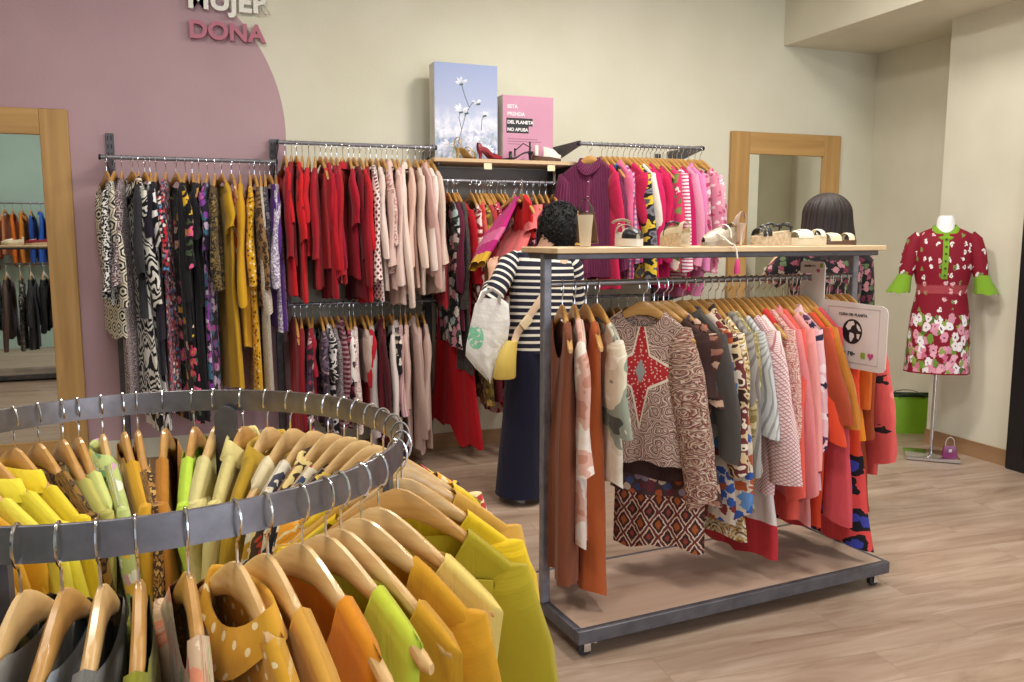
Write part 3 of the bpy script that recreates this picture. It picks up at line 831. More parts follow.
def wheeled_rack(label, loc, rz, hx_, dy, sh, rail_z, caster=True):
    t = thing('wheeled_clothes_rack', label, 'clothes rack', loc, rz)
    z0, z1 = (.062, .115) if caster else (.02, .07)
    fr = MB()
    for s in (-1, 1):
        fr.box((0, s * (dy - .014), (z0 + z1) / 2), (2 * hx_, .028, z1 - z0), None, .003)
        fr.box((s * (hx_ - .014), 0, (z0 + z1) / 2), (.028, 2 * dy - .056, z1 - z0), None, .003)
    fr.build('base_frame', M_dark, t)
    MB().box((0, 0, z1 - .008), (2 * hx_ - .05, 2 * dy - .05, .018)).build('base_board', wood('rack_board', 'a48875', 'bfa694', .45, 0, .35), t, False)
    px_ = hx_ - .006
    for s in (-1, 1):
        MB().box((s * px_, 0, (z1 + sh - .022) / 2), (.034, .034, sh - .022 - z1), None, .004).build('post', M_steel, t)
    tb = MB()
    for s in (-1, 1): tb.box((0, s * .11, sh - .033), (2 * px_ + .034, .022, .022), None, .003)
    for s in (-1, 1): tb.box((s * px_, 0, sh - .033), (.03, .21, .022), None, .003)
    tb.build('shelf_frame', M_dark, t)
    MB().box((.0, 0, sh - .011), (2 * px_ + .065, .30, .022), None, .003).build('shelf_board', M_shelf, t)
    MB().sweep([(-px_ + .01, 0, rail_z), (px_ - .01, 0, rail_z)], .0125, N=14).build('rail', plain('rail_steel', '8b8b90', .3, .9, .05), t)
    if caster:
        for sx in (-1, 1):
            for sy in (-1, 1):
                c = MB(); x, y = sx * (hx_ - .05), sy * (dy - .045)
                c.sweep([(x, y - .010, .028), (x, y + .010, .028)], [.028, .028], N=18)
                o = c.build('caster_wheel', plain('caster_rubber', '24242a', .5), t)
                k = MB(); k.lathe([(.004, .03), (.02, .055), (.022, .062)], 12, (x, y, 0))
                k.box((x + .006, y - .015, .036), (.03, .004, .042), None, .001); k.box((x + .006, y + .015, .036), (.03, .004, .042), None, .001)
                k.box((x + .035, y, .045), (.03, .022, .006), Matrix.Rotation(.4, 3, 'Y'))
                k.build('caster_fork', M_chrome, o)
    return t


wheeled_rack('wheeled floor rack with dark frame, wooden top shelf of shoes and wooden base', GC, GY, .79, .285, 1.505, 1.366)


def gp(x, y, z): return GC + Matrix.Rotation(GY, 3, 'Z') @ Vector((x, y, z))


F = [
    (1.272, 'rust brown long sleeveless dress', 'slip_dress', S('7d452c'), dict(L=1.04, W=.20, th=.05, rot=-17, ws=.19, wav=.016)),
    (1.325, 'pink and cream satin blouse', 'blouse', cloth('multi', ['d8b8a8', 'e3d2c6', 'e6d9ce', 'd6a898', 'c58a76'], 7, 2.5), dict(L=.90, sl=.42, rot=-16)),
    (1.375, 'burnt sienna long dress', 'slip_dress', S('a95427'), dict(L=1.09, W=.21, th=.05, rot=-14, wav=.016)),
    (1.425, 'cream kimono blouse with sage print', 'blouse', cloth('multi', ['ded2bc', 'e4d9c5', 'e8dfce', 'd8ccb4', '8f9484', '4a4a44'], 6, 2.5), dict(L=.68, sl=.30, cuff=.075, spread=.2, rot=-11)),
    (1.69, 'dark brown tee', 'top', S('3a2320'), dict(L=.72, sl=.2, rot=34)),
    (1.76, 'brown flower print wrap dress', 'dress', FL('4a2f28', ['9c6a58', 'c9a58c', '6d3a32'], 26, .9, .42), dict(L=.82, rot=26)),
    (1.64, 'paisley blouse with a red star front', 'blouse', 'STAR', dict(L=.66, sl=.62, rot=40, W=.185, ws=.19, th=.035, wav=.006, nd=.06, nw=.085, spread=.22, cuff=.06)),
    (1.735, 'maroon and ivory ikat dress', 'dress', 'IKAT', dict(L=1.03, sl=.2, rot=36, W=.20, ws=.18, th=.03)),
    (1.83, 'charcoal crinkled shirt', 'shirt', S('4b4541'), dict(L=.5, sl=.4, rot=14)),
    (1.875, 'blue and russet flower tunic', 'tunic', FL('c9b9a9', ['35569c', 'a8502c', '7a2f2a', '5b84b8', 'd8c8b0'], 22, .95, .46), dict(L=.90, sl=.62, rot=9)),
    (1.92, 'brown and white retro print shirt', 'shirt', cloth('multi', ['4d2a24', 'e3d3bf', '6b2f30', 'cfb48c', '38201c'], 17, 1.5), dict(L=.88, sl=.50)),
    (1.96, 'gold and cream paisley dress', 'dress', cloth('paisley', ['c49a4c', 'e9dfcc', '7a5a34', 'd8c69c'], 12, 2.5), dict(L=.96, sl=.4)),
    (1.995, 'grey ruffled chiffon blouse', 'blouse', cloth('stripes', '9a948e', '77716c', .03, 0, .4), dict(L=.62, sl=.48)),
    (2.03, 'olive patterned blouse', 'blouse', cloth('multi', ['6d6048', 'a9986c', '8a7a4a', 'c9b88a'], 26, 2.0), dict(L=.85)),
    (2.065, 'pale grey pleated top', 'top', cloth('stripes', 'c9c9c6', '9b9c9c', .018, 0, .35), dict(L=.52, sl=.36, cuff=.075, spread=.3)),
    (2.105, 'white and pink lattice cardigan', 'cardigan', cloth('lattice', 'e9d5d2', 'c07a80', .016, .38), dict(L=.80, sl=.62, spread=.18, cuff=.08, W=.25)),
    (2.145, 'white dress with a red hem band', 'dress', cloth('bands', [(0, 'e6d6d2'), (.93, 'bd2f38')], 1.09), dict(L=1.09, W=.25, sl=.3)),
    (2.18, 'tomato tank', 'tank', S('cc3a33'), dict(L=.9)),
    (2.21, 'peach speckled knit', 'cardigan', cloth('multi', ['cc8f86', 'e0b8ac', 'b4685f', 'e6c9bd'], 110, 1.0), dict(L=.55, sl=.42)),
    (2.25, 'salmon rose long shirt', 'shirt', S('d97f80'), dict(L=.82, sl=.62)),
    (2.285, 'coral chiffon blouse', 'blouse', S('de5a4c'), dict(L=.94, sl=.6)),
    (2.325, 'shell pink gathered dress', 'dress', S('e59a94'), dict(L=.96, sl=.55, W=.25)),
    (2.36, 'pink shirt with navy blossoms', 'shirt', FL('e6b8bd', ['2c2a44', '5a3a58', 'f0dcdc'], 24, .55, .4), dict(L=.80, sl=.55)),
    (2.395, 'rust sheer blouse with grey cuff', 'blouse', S('a8452a'), dict(L=.6, sl=.36, cuff=.07, spread=.25)),
    (2.42, 'orange red tee', 'top', S('dd4a2a'), dict(L=.98, sl=.40, cuff=.07, spread=.18)),
    (2.445, 'ochre sheer blouse', 'blouse', S('c07a2e'), dict(L=.6, sl=.40, cuff=.07, spread=.3)),
    (2.475, 'rose red long coat', 'coat', S('c4484f'), dict(L=.88, sl=.70, cuff=.065, spread=.22, W=.24)),
    (2.545, 'vermilion tunic', 'tunic', S('d2401f'), dict(L=.9)),
    (2.58, 'bright tangerine top', 'tunic', S('e58a1e'), dict(L=.62, sl=.4, spread=.05)),
    (2.615, 'burnt orange linen top', 'top', S('cf6420'), dict(L=.55, sl=.32, cuff=.07, spread=.12)),
    (2.68, 'cinnamon long dress', 'dress', S('9a4320'), dict(L=.95, W=.24, sl=.5)),
    (2.63, 'coral dress with black and blue leopard spots', 'dress', cloth('leopard', 'dc4a48', '19151c', '3a3f9a', 9, .40), dict(L=1.10, W=.29, sl=0, th=.045, rot=8)),
    (2.725, 'coral ruffle sleeved blouse with ink marks', 'blouse', FL('e2605c', ['2a2024', 'e88a80', 'e88a80'], 13, .5, .22), dict(L=.80, sl=.55, cuff=.085, flare=1.4, spread=.16)),
]


def star_mat():
    m, nt, b = newmat('cloth_star_paisley', .85)
    base = cloth('paisley', ['8f6b5c', 'c9b5a2', '7a3a38', 'b3957f', '6a4a42'], 19, 3.5)
    uv = nd(nt, 'TexCoord').outputs['UV']
    x, y, z = nd(nt, 'SeparateXYZ', {0: uv}).outputs
    wv = nd(nt, 'TexNoise', {'Vector': uv, 'Scale': 22.0, 'Detail': 2.0}).outputs['Color']
    wv = nd(nt, 'VectorMath', {0: uv, 1: nd(nt, 'VectorMath', {0: wv, 3: .04}, operation='SCALE').outputs[0]}, operation='ADD').outputs[0]
    v = nd(nt, 'TexVoronoi', {'Vector': wv, 'Scale': 18.0}, voronoi_dimensions='2D')
    t = mth(nt, 'FRACT', mth(nt, 'MULTIPLY', v.outputs['Distance'], 4.0))
    col = ramp(nt, t, even(['8f6b5c', 'd0bfae', '7a3a38', 'bfa594', '5a4640']))
    ax = mth(nt, 'ABSOLUTE', x); ay = mth(nt, 'ABSOLUTE', mth(nt, 'ADD', y, .28))
    arms = mth(nt, 'MINIMUM', mth(nt, 'ADD', mth(nt, 'MULTIPLY', ax, .62), mth(nt, 'MULTIPLY', ay, 1.25)), mth(nt, 'ADD', mth(nt, 'MULTIPLY', ax, 2.1), mth(nt, 'MULTIPLY', ay, .46)))
    inr = mth(nt, 'LESS_THAN', arms, .098)
    v2 = nd(nt, 'TexVoronoi', {'Vector': uv, 'Scale': 60.0}, voronoi_dimensions='2D')
    red = mix(nt, mth(nt, 'LESS_THAN', v2.outputs['Distance'], .2), hx('a81a22'), hx('d8a898'))
    col = mix(nt, mth(nt, 'LESS_THAN', arms, .112), col, hx('d8c8b4'))
    col = mix(nt, inr, col, red)
    cen = mth(nt, 'LESS_THAN', mth(nt, 'ADD', mth(nt, 'MULTIPLY', ax, 2.2), ay), .05)
    col = mix(nt, cen, col, hx('8a8a86'))
    nt.links.new(col, b.inputs['Base Color'])
    return m, base


def ikat_mat():
    m, nt, b = newmat('cloth_ikat', .85)
    uv = nd(nt, 'TexCoord').outputs['UV']
    n = nd(nt, 'TexNoise', {'Vector': uv, 'Scale': 60.0, 'Detail': 2.0}).outputs['Color']
    wv = nd(nt, 'VectorMath', {0: uv, 1: nd(nt, 'VectorMath', {0: n, 3: .012}, operation='SCALE').outputs[0]}, operation='ADD').outputs[0]
    x, y, z = nd(nt, 'SeparateXYZ', {0: wv}).outputs
    fx = mth(nt, 'ABSOLUTE', mth(nt, 'SUBTRACT', mth(nt, 'FRACT', mth(nt, 'DIVIDE', mth(nt, 'ADD', x, 10.0), .075)), .5))
    fy = mth(nt, 'ABSOLUTE', mth(nt, 'SUBTRACT', mth(nt, 'FRACT', mth(nt, 'DIVIDE', mth(nt, 'ADD', y, 10.0), .11)), .5))
    col = ramp(nt, mth(nt, 'ADD', fx, fy), [(0, 'a85a28'), (.2, '4a1f1c'), (.36, 'e0cdb8'), (.44, '6a2a28'), (.60, 'd3b89c'), (.68, '3a1a1a'), (.85, '8a3a2c')])
    v = nd(nt, 'TexVoronoi', {'Vector': wv, 'Scale': 26.0}, voronoi_dimensions='2D')
    fl = ramp(nt, nd(nt, 'SeparateColor', {0: v.outputs['Color']}).outputs[0], even(['3f4f78', 'b85a34', '6a2a34', 'd0b8a0', '8a7a88']))
    fl = mix(nt, mth(nt, 'LESS_THAN', v.outputs['Distance'], .42), hx('4a3434'), fl)
    col = mix(nt, mth(nt, 'GREATER_THAN', y, -.80), col, fl)
    nt.links.new(col, b.inputs['Base Color'])
    return m


M_star, M_starb = star_mat(); M_ikat = ikat_mat()
rr = random.Random(21)
for x, d, k, m, o in F:
    o = dict(o)
    if m == 'STAR': m = M_star; o['sm'] = M_starb
    if m == 'IKAT': m = M_ikat
    o.setdefault('th', .024); o.setdefault('wav', .009)
    u = (x - 1.985)
    pos = gp(u, 0, 1.366 - HK)
    hang((d, k, m, o), pos, radians(-86) + GY + radians(rr.uniform(-5, 5)), 'on the wheeled rack', 'clothes on the wheeled rack', rr)


def text(s, size, mat, parent, M, name='lettering', ext=.002, bold=0.0, align='LEFT', space=1.0):
    cu = bpy.data.curves.new('t', 'FONT'); cu.body = s; cu.size = size; cu.extrude = ext; cu.offset = bold; cu.align_x = align; cu.space_character = space
    o = bpy.data.objects.new('t', cu); C.objects.link(o)
    dg = bpy.context.evaluated_depsgraph_get()
    me = bpy.data.meshes.new_from_object(o.evaluated_get(dg)); bpy.data.objects.remove(o)
    me.materials.clear(); me.materials.append(mat)
    n = bpy.data.objects.new(name, me); C.objects.link(n)
    if parent: n.parent = parent
    n.matrix_local = M
    return n


FRONT = Matrix.Rotation(radians(90), 4, 'X')          # text upright, facing -y

# rail divider board with the globe: stands square to the rail on which it hooks
dv = thing('rail_divider_sign', 'white rounded card divider sign with a black globe hooked on the wheeled rack rail', 'sign', gp(.522, 0, 1.366), GY)
# local u = forward (-y), built in (u, z) then turned so the face looks along -x
DM = Matrix(((0, 0, 1, 0), (-1, 0, 0, 0), (0, 1, 0, 0), (0, 0, 0, 1)))


def rrect(x0, y0, x1, y1, r, n=5):
    p = []
    for cx, cy, a in ((x1 - r, y0 + r, -90), (x1 - r, y1 - r, 0), (x0 + r, y1 - r, 90), (x0 + r, y0 + r, 180)):
        p += [(cx + r * cos(radians(a + 90 * i / n)), cy + r * sin(radians(a + 90 * i / n))) for i in range(n + 1)]
    return p


mb = MB(); poly = [(-.055, -.37), (.40, -.37), (.42, -.365), (.43, -.35), (.43, -.125), (.42, -.108), (.40, -.10), (.09, -.09), (.09, .05), (.082, .065), (.07, .07), (-.045, .07), (-.055, .06), (-.055, .016), (.016, .016), (.016, -.016), (-.055, -.016)]
mb.prism(poly, .004, DM); mb.build('card', plain('divider_card', 'd3ccc8', .5, 0, .02), dv, False)
FACE = DM @ Matrix.Translation((0, 0, -.0012)) @ Matrix.Scale(-1, 4, (0, 0, 1))
M_ink = plain('black_ink', '19181c', .6); M_lime = plain('lime_ink', '8aa02c', .6); M_mag = plain('magenta_ink', 'b0487a', .6); M_cardw = plain('card_white', 'd9d3ce', .5)
LF = Matrix.Translation((-.0006, 0, 0)) @ Matrix(((0, 0, -1, 0), (-1, 0, 0, 0), (0, 1, 0, 0), (0, 0, 0, 1)))   # text face toward -x, reading forward (-y)


def ln(poly, name, mat, off): MB().prism(poly, .0004, LF @ Matrix.Translation((0, 0, off))).build(name, mat, dv, False)


fr = plain('card_line', 'b3aaa6', .6)
for p in ([(.12, -.345), (.122, -.345), (.122, -.115), (.12, -.115)], [(.39, -.345), (.392, -.345), (.392, -.115), (.39, -.115)], [(.12, -.117), (.392, -.117), (.392, -.115), (.12, -.115)], [(.12, -.345), (.392, -.345), (.392, -.343), (.12, -.343)]):
    ln(p, 'printed_frame', fr, .0003)
ln([(.255 + .052 * cos(radians(a)), -.215 + .052 * sin(radians(a))) for a in range(0, 360, 12)], 'globe', M_ink, .0003)
for p in ([(-.02, .04), (.005, .045), (.012, .03), (-.004, .022), (-.01, .008), (-.022, .004), (-.035, .018)], [(-.012, -.004), (.008, -.008), (.012, -.02), (0, -.04), (-.008, -.044), (-.014, -.02)], [(.022, .034), (.038, .022), (.046, .004), (.034, .006), (.024, .018)], [(.024, -.008), (.042, -.008), (.036, -.03), (.026, -.026)]):
    ln([(.255 + x, -.215 + y) for x, y in p], 'globe_land', M_cardw, .0008)
text('CUIDA DEL PLANETA', .0155, M_ink, dv, LF @ Matrix.Translation((.255, -.15, .001)), align='CENTER', ext=.0002, bold=.0004)
text('moda re-', .034, M_ink, dv, LF @ Matrix.Translation((.15, -.315, .001)), ext=.0002, bold=.0008)
ln(rrect(.305, -.322, .328, -.297, .005), 'green_logo', M_lime, .0005)
ln([(.355, -.325), (.37, -.308), (.368, -.297), (.36, -.296), (.355, -.301), (.35, -.296), (.342, -.297), (.34, -.308)], 'pink_heart_logo', M_mag, .0005)
text('moda re-', .018, M_ink, dv, LF @ Matrix.Translation((-.03, .045, .001)), ext=.0002, bold=.0005)
ln(rrect(.062, .044, .078, .062, .004), 'green_logo', M_lime, .0005)
ln([(.052, .020), (.062, .028), (.061, .037), (.055, .038), (.052, .034), (.048, .038), (.043, .036), (.042, .028)], 'pink_heart_logo', M_mag, .0005)

# ------------------------------------------------------------------ shoes


def sole(L, wd, zb, zt, n=18):
    """s=0 heel .. 1 toe, along +x"""
    def hw(s): return wd * (.62 + .38 * sin(pi * min(1, max(0, (s - .15) / 1.0)))) * (1 - max(0, (s - .72) / .28) ** 2.2 * .75) * (1 - max(0, (.12 - s) / .12) ** 2 * .38)
    rings = []
    for i in range(n + 1):
        s = i / n; x = (s - .5) * L; y = max(.004, hw(s))
        if i in (0, n): y *= .55
        rings.append([(x, -y, zb(s)), (x, y, zb(s)), (x, y * 1.02, zt(s)), (x, -y * 1.02, zt(s))])
    return MB().loft(rings), hw


def upper(L, hw, zt, h, open0, open1, a_open, N=14, n=18, toe=1.0):
    mb = MB(); idx = {}
    for i in range(n + 1):
        s = i / n
        for j in range(N + 1):
            a = pi * j / N
            hh = h(s); y = max(.004, hw(s)) * cos(a)
            idx[i, j] = mb.p(((s - .5) * L, y, zt(s) + hh * sin(a) ** .7))
    for i in range(n):
        s = (i + .5) / n
        for j in range(N):
            am = abs((j + .5) / N - .5) * 2
            if open0 < s < open1 and am < a_open: continue
            mb.f.append((idx[i, j], idx[i + 1, j], idx[i + 1, j + 1], idx[i, j + 1]))
    return mb


def lerpf(pts):
    def f(s):
        for (a, b), (c, d) in zip(pts, pts[1:]):
            if s <= c:
                t = (s - a) / (c - a); t = t * t * (3 - 2 * t); return b + (d - b) * t
        return pts[-1][1]
    return f


def strap(mb, L, s, y, z0, top, w=.008, t=.0016):
    """band over the foot at s"""
    pts = [((s - .5) * L, y * cos(pi * k / 10), z0 + top * sin(pi * k / 10) ** .8) for k in range(11)]
    mb.sweep(pts, (w, t), side=(1, 0, 0), N=8)


M_blackl = plain('black_leather', '17161a', .4); M_nude = plain('nude_leather', 'd8bfae', .32); M_whl = plain('white_leather', 'e3ddcf', .45)
M_rope = plain('espadrille_rope', 'cdb695', .8, 0, .12, 60, .4); M_gold = plain('gold_leather', 'bfa06a', .35, .4); M_redl = plain('red_leather', '8c1828', .4)
M_grey = plain('taupe_leather', 'a3937f', .4, .2); M_brown = plain('brown_leather', '5d4230', .45); M_crm = plain('cream_leather', 'ddcfb0', .5); M_beigeheel = plain('cream_heel', 'd6c3a4', .4)


def shoe(name, label, cat, loc, rz, group): return thing(name, label, cat, loc, rz, group)


SG = 'shoes on the wheeled rack shelf'; SZ = 1.5075
# 1 high block heel in dark leather, heel to the camera
t = shoe('block_heel_shoe', 'dark brown shoe with a tall cream block heel, first on the wheeled rack shelf', 'shoe', gp(-.62, -.02, SZ), radians(60), SG)
zt = lerpf([(0, .125), (.2, .12), (.65, .022), (1, .02)]); zb = lambda s: zt(s) - .010
so, hw = sole(.20, .040, zb, zt); so.build('sole', M_brown, t)
upper(.20, hw, zt, lerpf([(0, .05), (.25, .045), (.6, .03), (1, .022)]), .1, .62, .62).build('upper', plain('dark_brown_leather', '2c2320', .45), t)
MB().loft([[(x * k - .075 + sh, y * k, z) for x, y in [(-.024, -.026), (.022, -.026), (.028, 0), (.022, .026), (-.024, .026), (-.03, 0)]] for z, k, sh in ((0, .72, .006), (.06, .85, .003), (.116, 1.05, 0))]).build('block_heel', M_beigeheel, t)
# 2 flat espadrille
t = shoe('espadrille', 'cream flat espadrille with a black toe patch on the wheeled rack shelf', 'shoe', gp(-.435, -.02, SZ), radians(-98), SG)
zt = lerpf([(0, .03), (1, .028)])
so, hw = sole(.215, .040, lambda s: 0, zt); so.build('rope_sole', M_whl, t)
upper(.215, hw, zt, lerpf([(0, .06), (.3, .045), (.65, .042), (1, .018)]), .08, .6, .7).build('upper', M_whl, t)
u = upper(.217, lambda s: hw(s) * 1.02, lambda s: zt(s) + .001, lerpf([(0, .0), (.6, .043), (.8, .038), (1, .02)]), -.1, .64, 2).build('toe_patch', M_blackl, t)
b = MB(); b.sweep([(-.09 + .01 * cos(a), .034 * sin(a), .09 + .012 * cos(a)) for a in [pi * k / 8 - pi / 2 for k in range(9)]], (.004, .008), N=8); strap(b, .215, .3, .036, .05, .034, .014); b.build('ankle_strap', M_grey, t)
# 3 white wedge from behind
t = shoe('wedge_shoe', 'white canvas wedge shoe with thick pale sole on the wheeled rack shelf', 'shoe', gp(-.215, -.02, SZ), radians(82), SG)
zt = lerpf([(0, .052), (.3, .05), (.8, .03), (1, .028)])
so, hw = sole(.215, .042, lambda s: 0, zt); so.build('wedge_sole', M_rope, t)
upper(.215, hw, zt, lerpf([(0, .045), (.3, .04), (.65, .045), (1, .018)]), .1, .62, .68).build('upper', M_crm, t)
b = MB(); strap(b, .215, .60, .040, .04, .055, .004, .004); b.build('dark_edging', M_blackl, t)
# 4 strappy sandal with dangling tie
t = shoe('tie_sandal', 'taupe sandal whose tie dangles over the shelf edge with a pink tassel', 'sandal', gp(-.03, -.06, SZ), radians(203), SG)
zt = lerpf([(0, .040), (.4, .034), (1, .014)])
so, hw = sole(.215, .040, lambda s: 0, zt); so.build('sole', M_grey, t)
upper(.215, hw, zt, lerpf([(0, .055), (.3, .05), (.6, .035), (1, .02)]), .12, .5, .6).build('upper', plain('pale_taupe_leather', 'b8a994', .4), t)
b = MB(); strap(b, .215, .35, .038, .03, .055, .006); strap(b, .215, .62, .04, .022, .04, .008); b.build('strap', M_whl, t)
b = MB(); b.sweep([(.06, .03, .05), (.05, .06, .03), (.045, .085, .008), (.04, .098, .004), (.038, .108, -.02), (.036, .112, -.05)], .0035, N=8); ts = b.build('tie', M_whl, t)
b = MB(); b.lathe([(.002, -.075), (.009, -.085), (.013, -.12), (.012, -.135), (.002, -.135)], 10, (.036, .112, .025)); b.build('tassel', plain('pink_thread', 'd2467c', .8), ts)
# 5 nude stiletto
t = shoe('stiletto_pump', 'nude stiletto pump standing heel first on the wheeled rack shelf', 'shoe', gp(.11, .0, SZ), radians(66), SG)
zt = lerpf([(0, .088), (.2, .086), (.62, .014), (1, .006)]); zb = lambda s: zt(s) - .006
so, hw = sole(.225, .034, zb, zt); so.build('sole', M_nude, t)
upper(.225, hw, zt, lerpf([(0, .052), (.22, .044), (.6, .026), (.7, .032), (1, .012)]), .26, .62, .7).build('upper', M_nude, t)
MB().sweep([(-.098, 0, .090), (-.094, 0, .06), (-.092, 0, .03), (-.092, 0, .0)], [(.019, .017), (.009, .009), (.006, .006), (.005, .005)], side=(1, 0, 0)).build('stiletto_heel', M_nude, t)
# 6 wedge with black straps
t = shoe('platform_sandal', 'platform sandal with pale rope sole and knotted black straps', 'sandal', gp(.275, -.02, SZ), radians(186), SG)
zt = lerpf([(0, .062), (.4, .055), (1, .036)])
so, hw = sole(.21, .040, lambda s: 0, zt); so.build('rope_sole', M_rope, t)
b = MB(); strap(b, .21, .68, .040, .038, .042, .012, .004); strap(b, .21, .80, .038, .036, .034, .010, .004); strap(b, .21, .12, .034, .055, .04, .006, .003)
b.sweep([(-.09, .03, .075), (-.04, .036, .085), (.02, .034, .08)], (.005, .003), N=8); b.sweep([(-.09, -.03, .075), (-.04, -.042, .092), (.02, -.036, .08)], (.005, .003), N=8); b.build('black_straps', M_blackl, t)
# 7 white platform sandal
t = shoe('white_sandal', 'off white platform sandal with crossed bands before the dark haired shopper', 'sandal', gp(.475, -.02, SZ), radians(184), SG)
zt = lerpf([(0, .042), (1, .030)])
so, hw = sole(.21, .042, lambda s: 0, zt); so.build('platform_sole', M_crm, t)
b = MB(); strap(b, .21, .6, .042, .03, .034, .026, .004); b.build('band', M_whl, t)
for a_ in ((.78, .040, .03, .028, .018, .004), (.2, .036, .036, .03, .014, .003)):
    b = MB(); strap(b, .21, *a_); b.build('band', M_whl, t)
b = MB(); b.sweep([(-.09, -.034, .05), (-.12, -.045, .03), (-.135, -.05, .008)], (.005, .002), N=8); b.build('loose_strap', M_whl, t)
# 8 flat sandal
t = shoe('flat_sandal', 'flat beige sandal with brown footbed at the far end of the shelf', 'sandal', gp(.655, -.01, SZ), radians(178), SG)
zt = lerpf([(0, .022), (1, .016)])
so, hw = sole(.215, .040, lambda s: 0, zt); so.build('sole', M_brown, t)
for a_ in ((.62, .04, .016, .034, .030, .003), (.22, .036, .02, .030, .016, .003)):
    b = MB(); strap(b, .215, *a_); b.build('band', M_crm, t)

SG2 = 'shoes on the wall shelf'; WZ = 2.057


def heeled_sandal(label, loc, rz, m, ms, hh=.07, name='heeled_sandal'):
    t = shoe(name, label, 'sandal', loc, rz, SG2)
    zt = lerpf([(0, hh), (.2, hh - .003), (.65, .016), (1, .012)]); so, hw = sole(.215, .038, lambda s: zt(s) - .007, zt); so.build('sole', m, t)
    MB().sweep([(-.09, 0, hh), (-.087, 0, hh * .5), (-.088, 0, 0)], [(.02, .02), (.010, .012), (.008, .010)], side=(1, 0, 0)).build('heel', m, t)
    b = MB(); strap(b, .215, .72, .038, .014, .045, .012, .003); strap(b, .215, .58, .036, .03, .05, .006, .003); strap(b, .215, .1, .032, hh, .065, .006, .003)
    b.sweep([(-.095, .03, hh + .02), (-.04, .036, hh + .05), (.02, .03, .06)], (.004, .002), N=8); b.build('straps', ms, t)
    return t


heeled_sandal('gold heeled sandal in front of the flower canvas', (1.665, 5.48, WZ), radians(35), M_gold, M_gold)
t = shoe('red_shoe', 'dark red court shoe between the two canvases', 'shoe', (1.835, 5.48, WZ), radians(20), SG2)
zt = lerpf([(0, .058), (.2, .056), (.62, .014), (1, .008)]); so, hw = sole(.21, .036, lambda s: zt(s) - .007, zt); so.build('sole', M_redl, t)
upper(.21, hw, zt, lerpf([(0, .05), (.25, .042), (.6, .03), (1, .02)]), .1, .6, .66).build('upper', M_redl, t)
MB().sweep([(-.085, 0, .058), (-.082, 0, .03), (-.083, 0, 0)], [(.02, .02), (.012, .013), (.010, .011)], side=(1, 0, 0)).build('heel', M_redl, t)
heeled_sandal('black strappy heeled sandal in front of the pink canvas', (2.03, 5.47, WZ), radians(160), M_blackl, M_blackl, .06)
t = shoe('white_mule', 'white mule with brown sole at the far end of the wall shelf', 'shoe', (2.25, 5.48, WZ), radians(-20), SG2)
zt = lerpf([(0, .04), (.5, .03), (1, .018)]); so, hw = sole(.2, .04, lambda s: 0, zt); so.build('sole', M_brown, t)
b = upper(.2, hw, zt, lerpf([(0, .03), (.4, .07), (.7, .06), (1, .025)]), -.1, .38, 2); b.build('upper', M_whl, t)
b = MB(); strap(b, .2, .15, .036, .04, .07, .012, .003); b.build('heel_strap', M_whl, t)

# ------------------------------------------------------------------ canvases and wall letters


def flower_print():
    m, nt, b = newmat('flower_print', .55)
    tc = nd(nt, 'TexCoord').outputs['Object']
    x, y, z = nd(nt, 'SeparateXYZ', {0: tc}).outputs
    sky = ramp(nt, mth(nt, 'DIVIDE', z, .63), [(.0, '8c9cb8'), (.35, 'bcc6de'), (.6, 'aab4d4'), (1, '93a3cc')], False)
    n = nd(nt, 'TexNoise', {'Vector': tc, 'Scale': 14.0, 'Detail': 3.0}).outputs[0]
    low = mth(nt, 'LESS_THAN', z, .30)
    low = ramp(nt, z, [(.24, 'ffffff'), (.36, '000000')], False)
    blob = mth(nt, 'MULTIPLY', low, ramp(nt, n, [(.38, '000000'), (.62, 'ffffff')], False))
    c = mix(nt, mth(nt, 'MULTIPLY', blob, .9), sky, hx('e6e6f2'))
    n2 = nd(nt, 'TexNoise', {'Vector': nd(nt, 'Mapping', {'Vector': tc, 'Scale': (26, 26, 9), 'Location': (3, 1, 2)}).outputs[0], 'Scale': 1.0, 'Detail': 3.0}).outputs[0]
    g = mth(nt, 'MULTIPLY', ramp(nt, n2, [(.5, '000000'), (.66, 'ffffff')], False), ramp(nt, z, [(.12, 'ffffff'), (.22, '000000')], False))
    c = mix(nt, mth(nt, 'MULTIPLY', g, .8), c, hx('5f8478'))
    n3 = nd(nt, 'TexNoise', {'Vector': tc, 'Scale': 20.0, 'Detail': 1.0}).outputs[0]
    c = mix(nt, mth(nt, 'MULTIPLY', mth(nt, 'MULTIPLY', ramp(nt, n3, [(.54, '000000'), (.7, 'ffffff')], False), ramp(nt, z, [(.16, 'ffffff'), (.26, '000000')], False)), .6), c, hx('5a72b0'))
    nt.links.new(c, b.inputs['Base Color'])
    return m


M_edge = plain('canvas_side', 'd9d6d0', .8)
t = thing('flower_canvas', 'tall pale blue canvas print of white meadow flowers standing on the wall shelf', 'canvas print', (1.47, 5.55, WZ), radians(2))
MB().box((.225, .06, .318), (.45, .116, .636), None, .003).build('stretcher', M_edge, t)
MB().box((.225, .001, .318), (.448, .004, .632)).build('printed_face', flower_print(), t, False)
st = plain('printed_stem', '4c6258', .7); pw = plain('printed_petal', 'dfe3ee', .7)
b = MB()
for pts in ([(.15, .06), (.19, .20), (.215, .29), (.245, .35), (.215, .42), (.19, .50)], [(.19, .20), (.17, .28), (.18, .31)], [(.245, .35), (.27, .385), (.31, .375)], [(.33, .20), (.335, .27), (.35, .30)], [(.21, .29), (.235, .315)]):
    b.sweep([(x, -.0016, z) for x, z in pts], (.0022, .0005), side=(1, 0, 0), N=6)
b.build('printed_stems', st, t)
b = MB(); rf = random.Random(3)
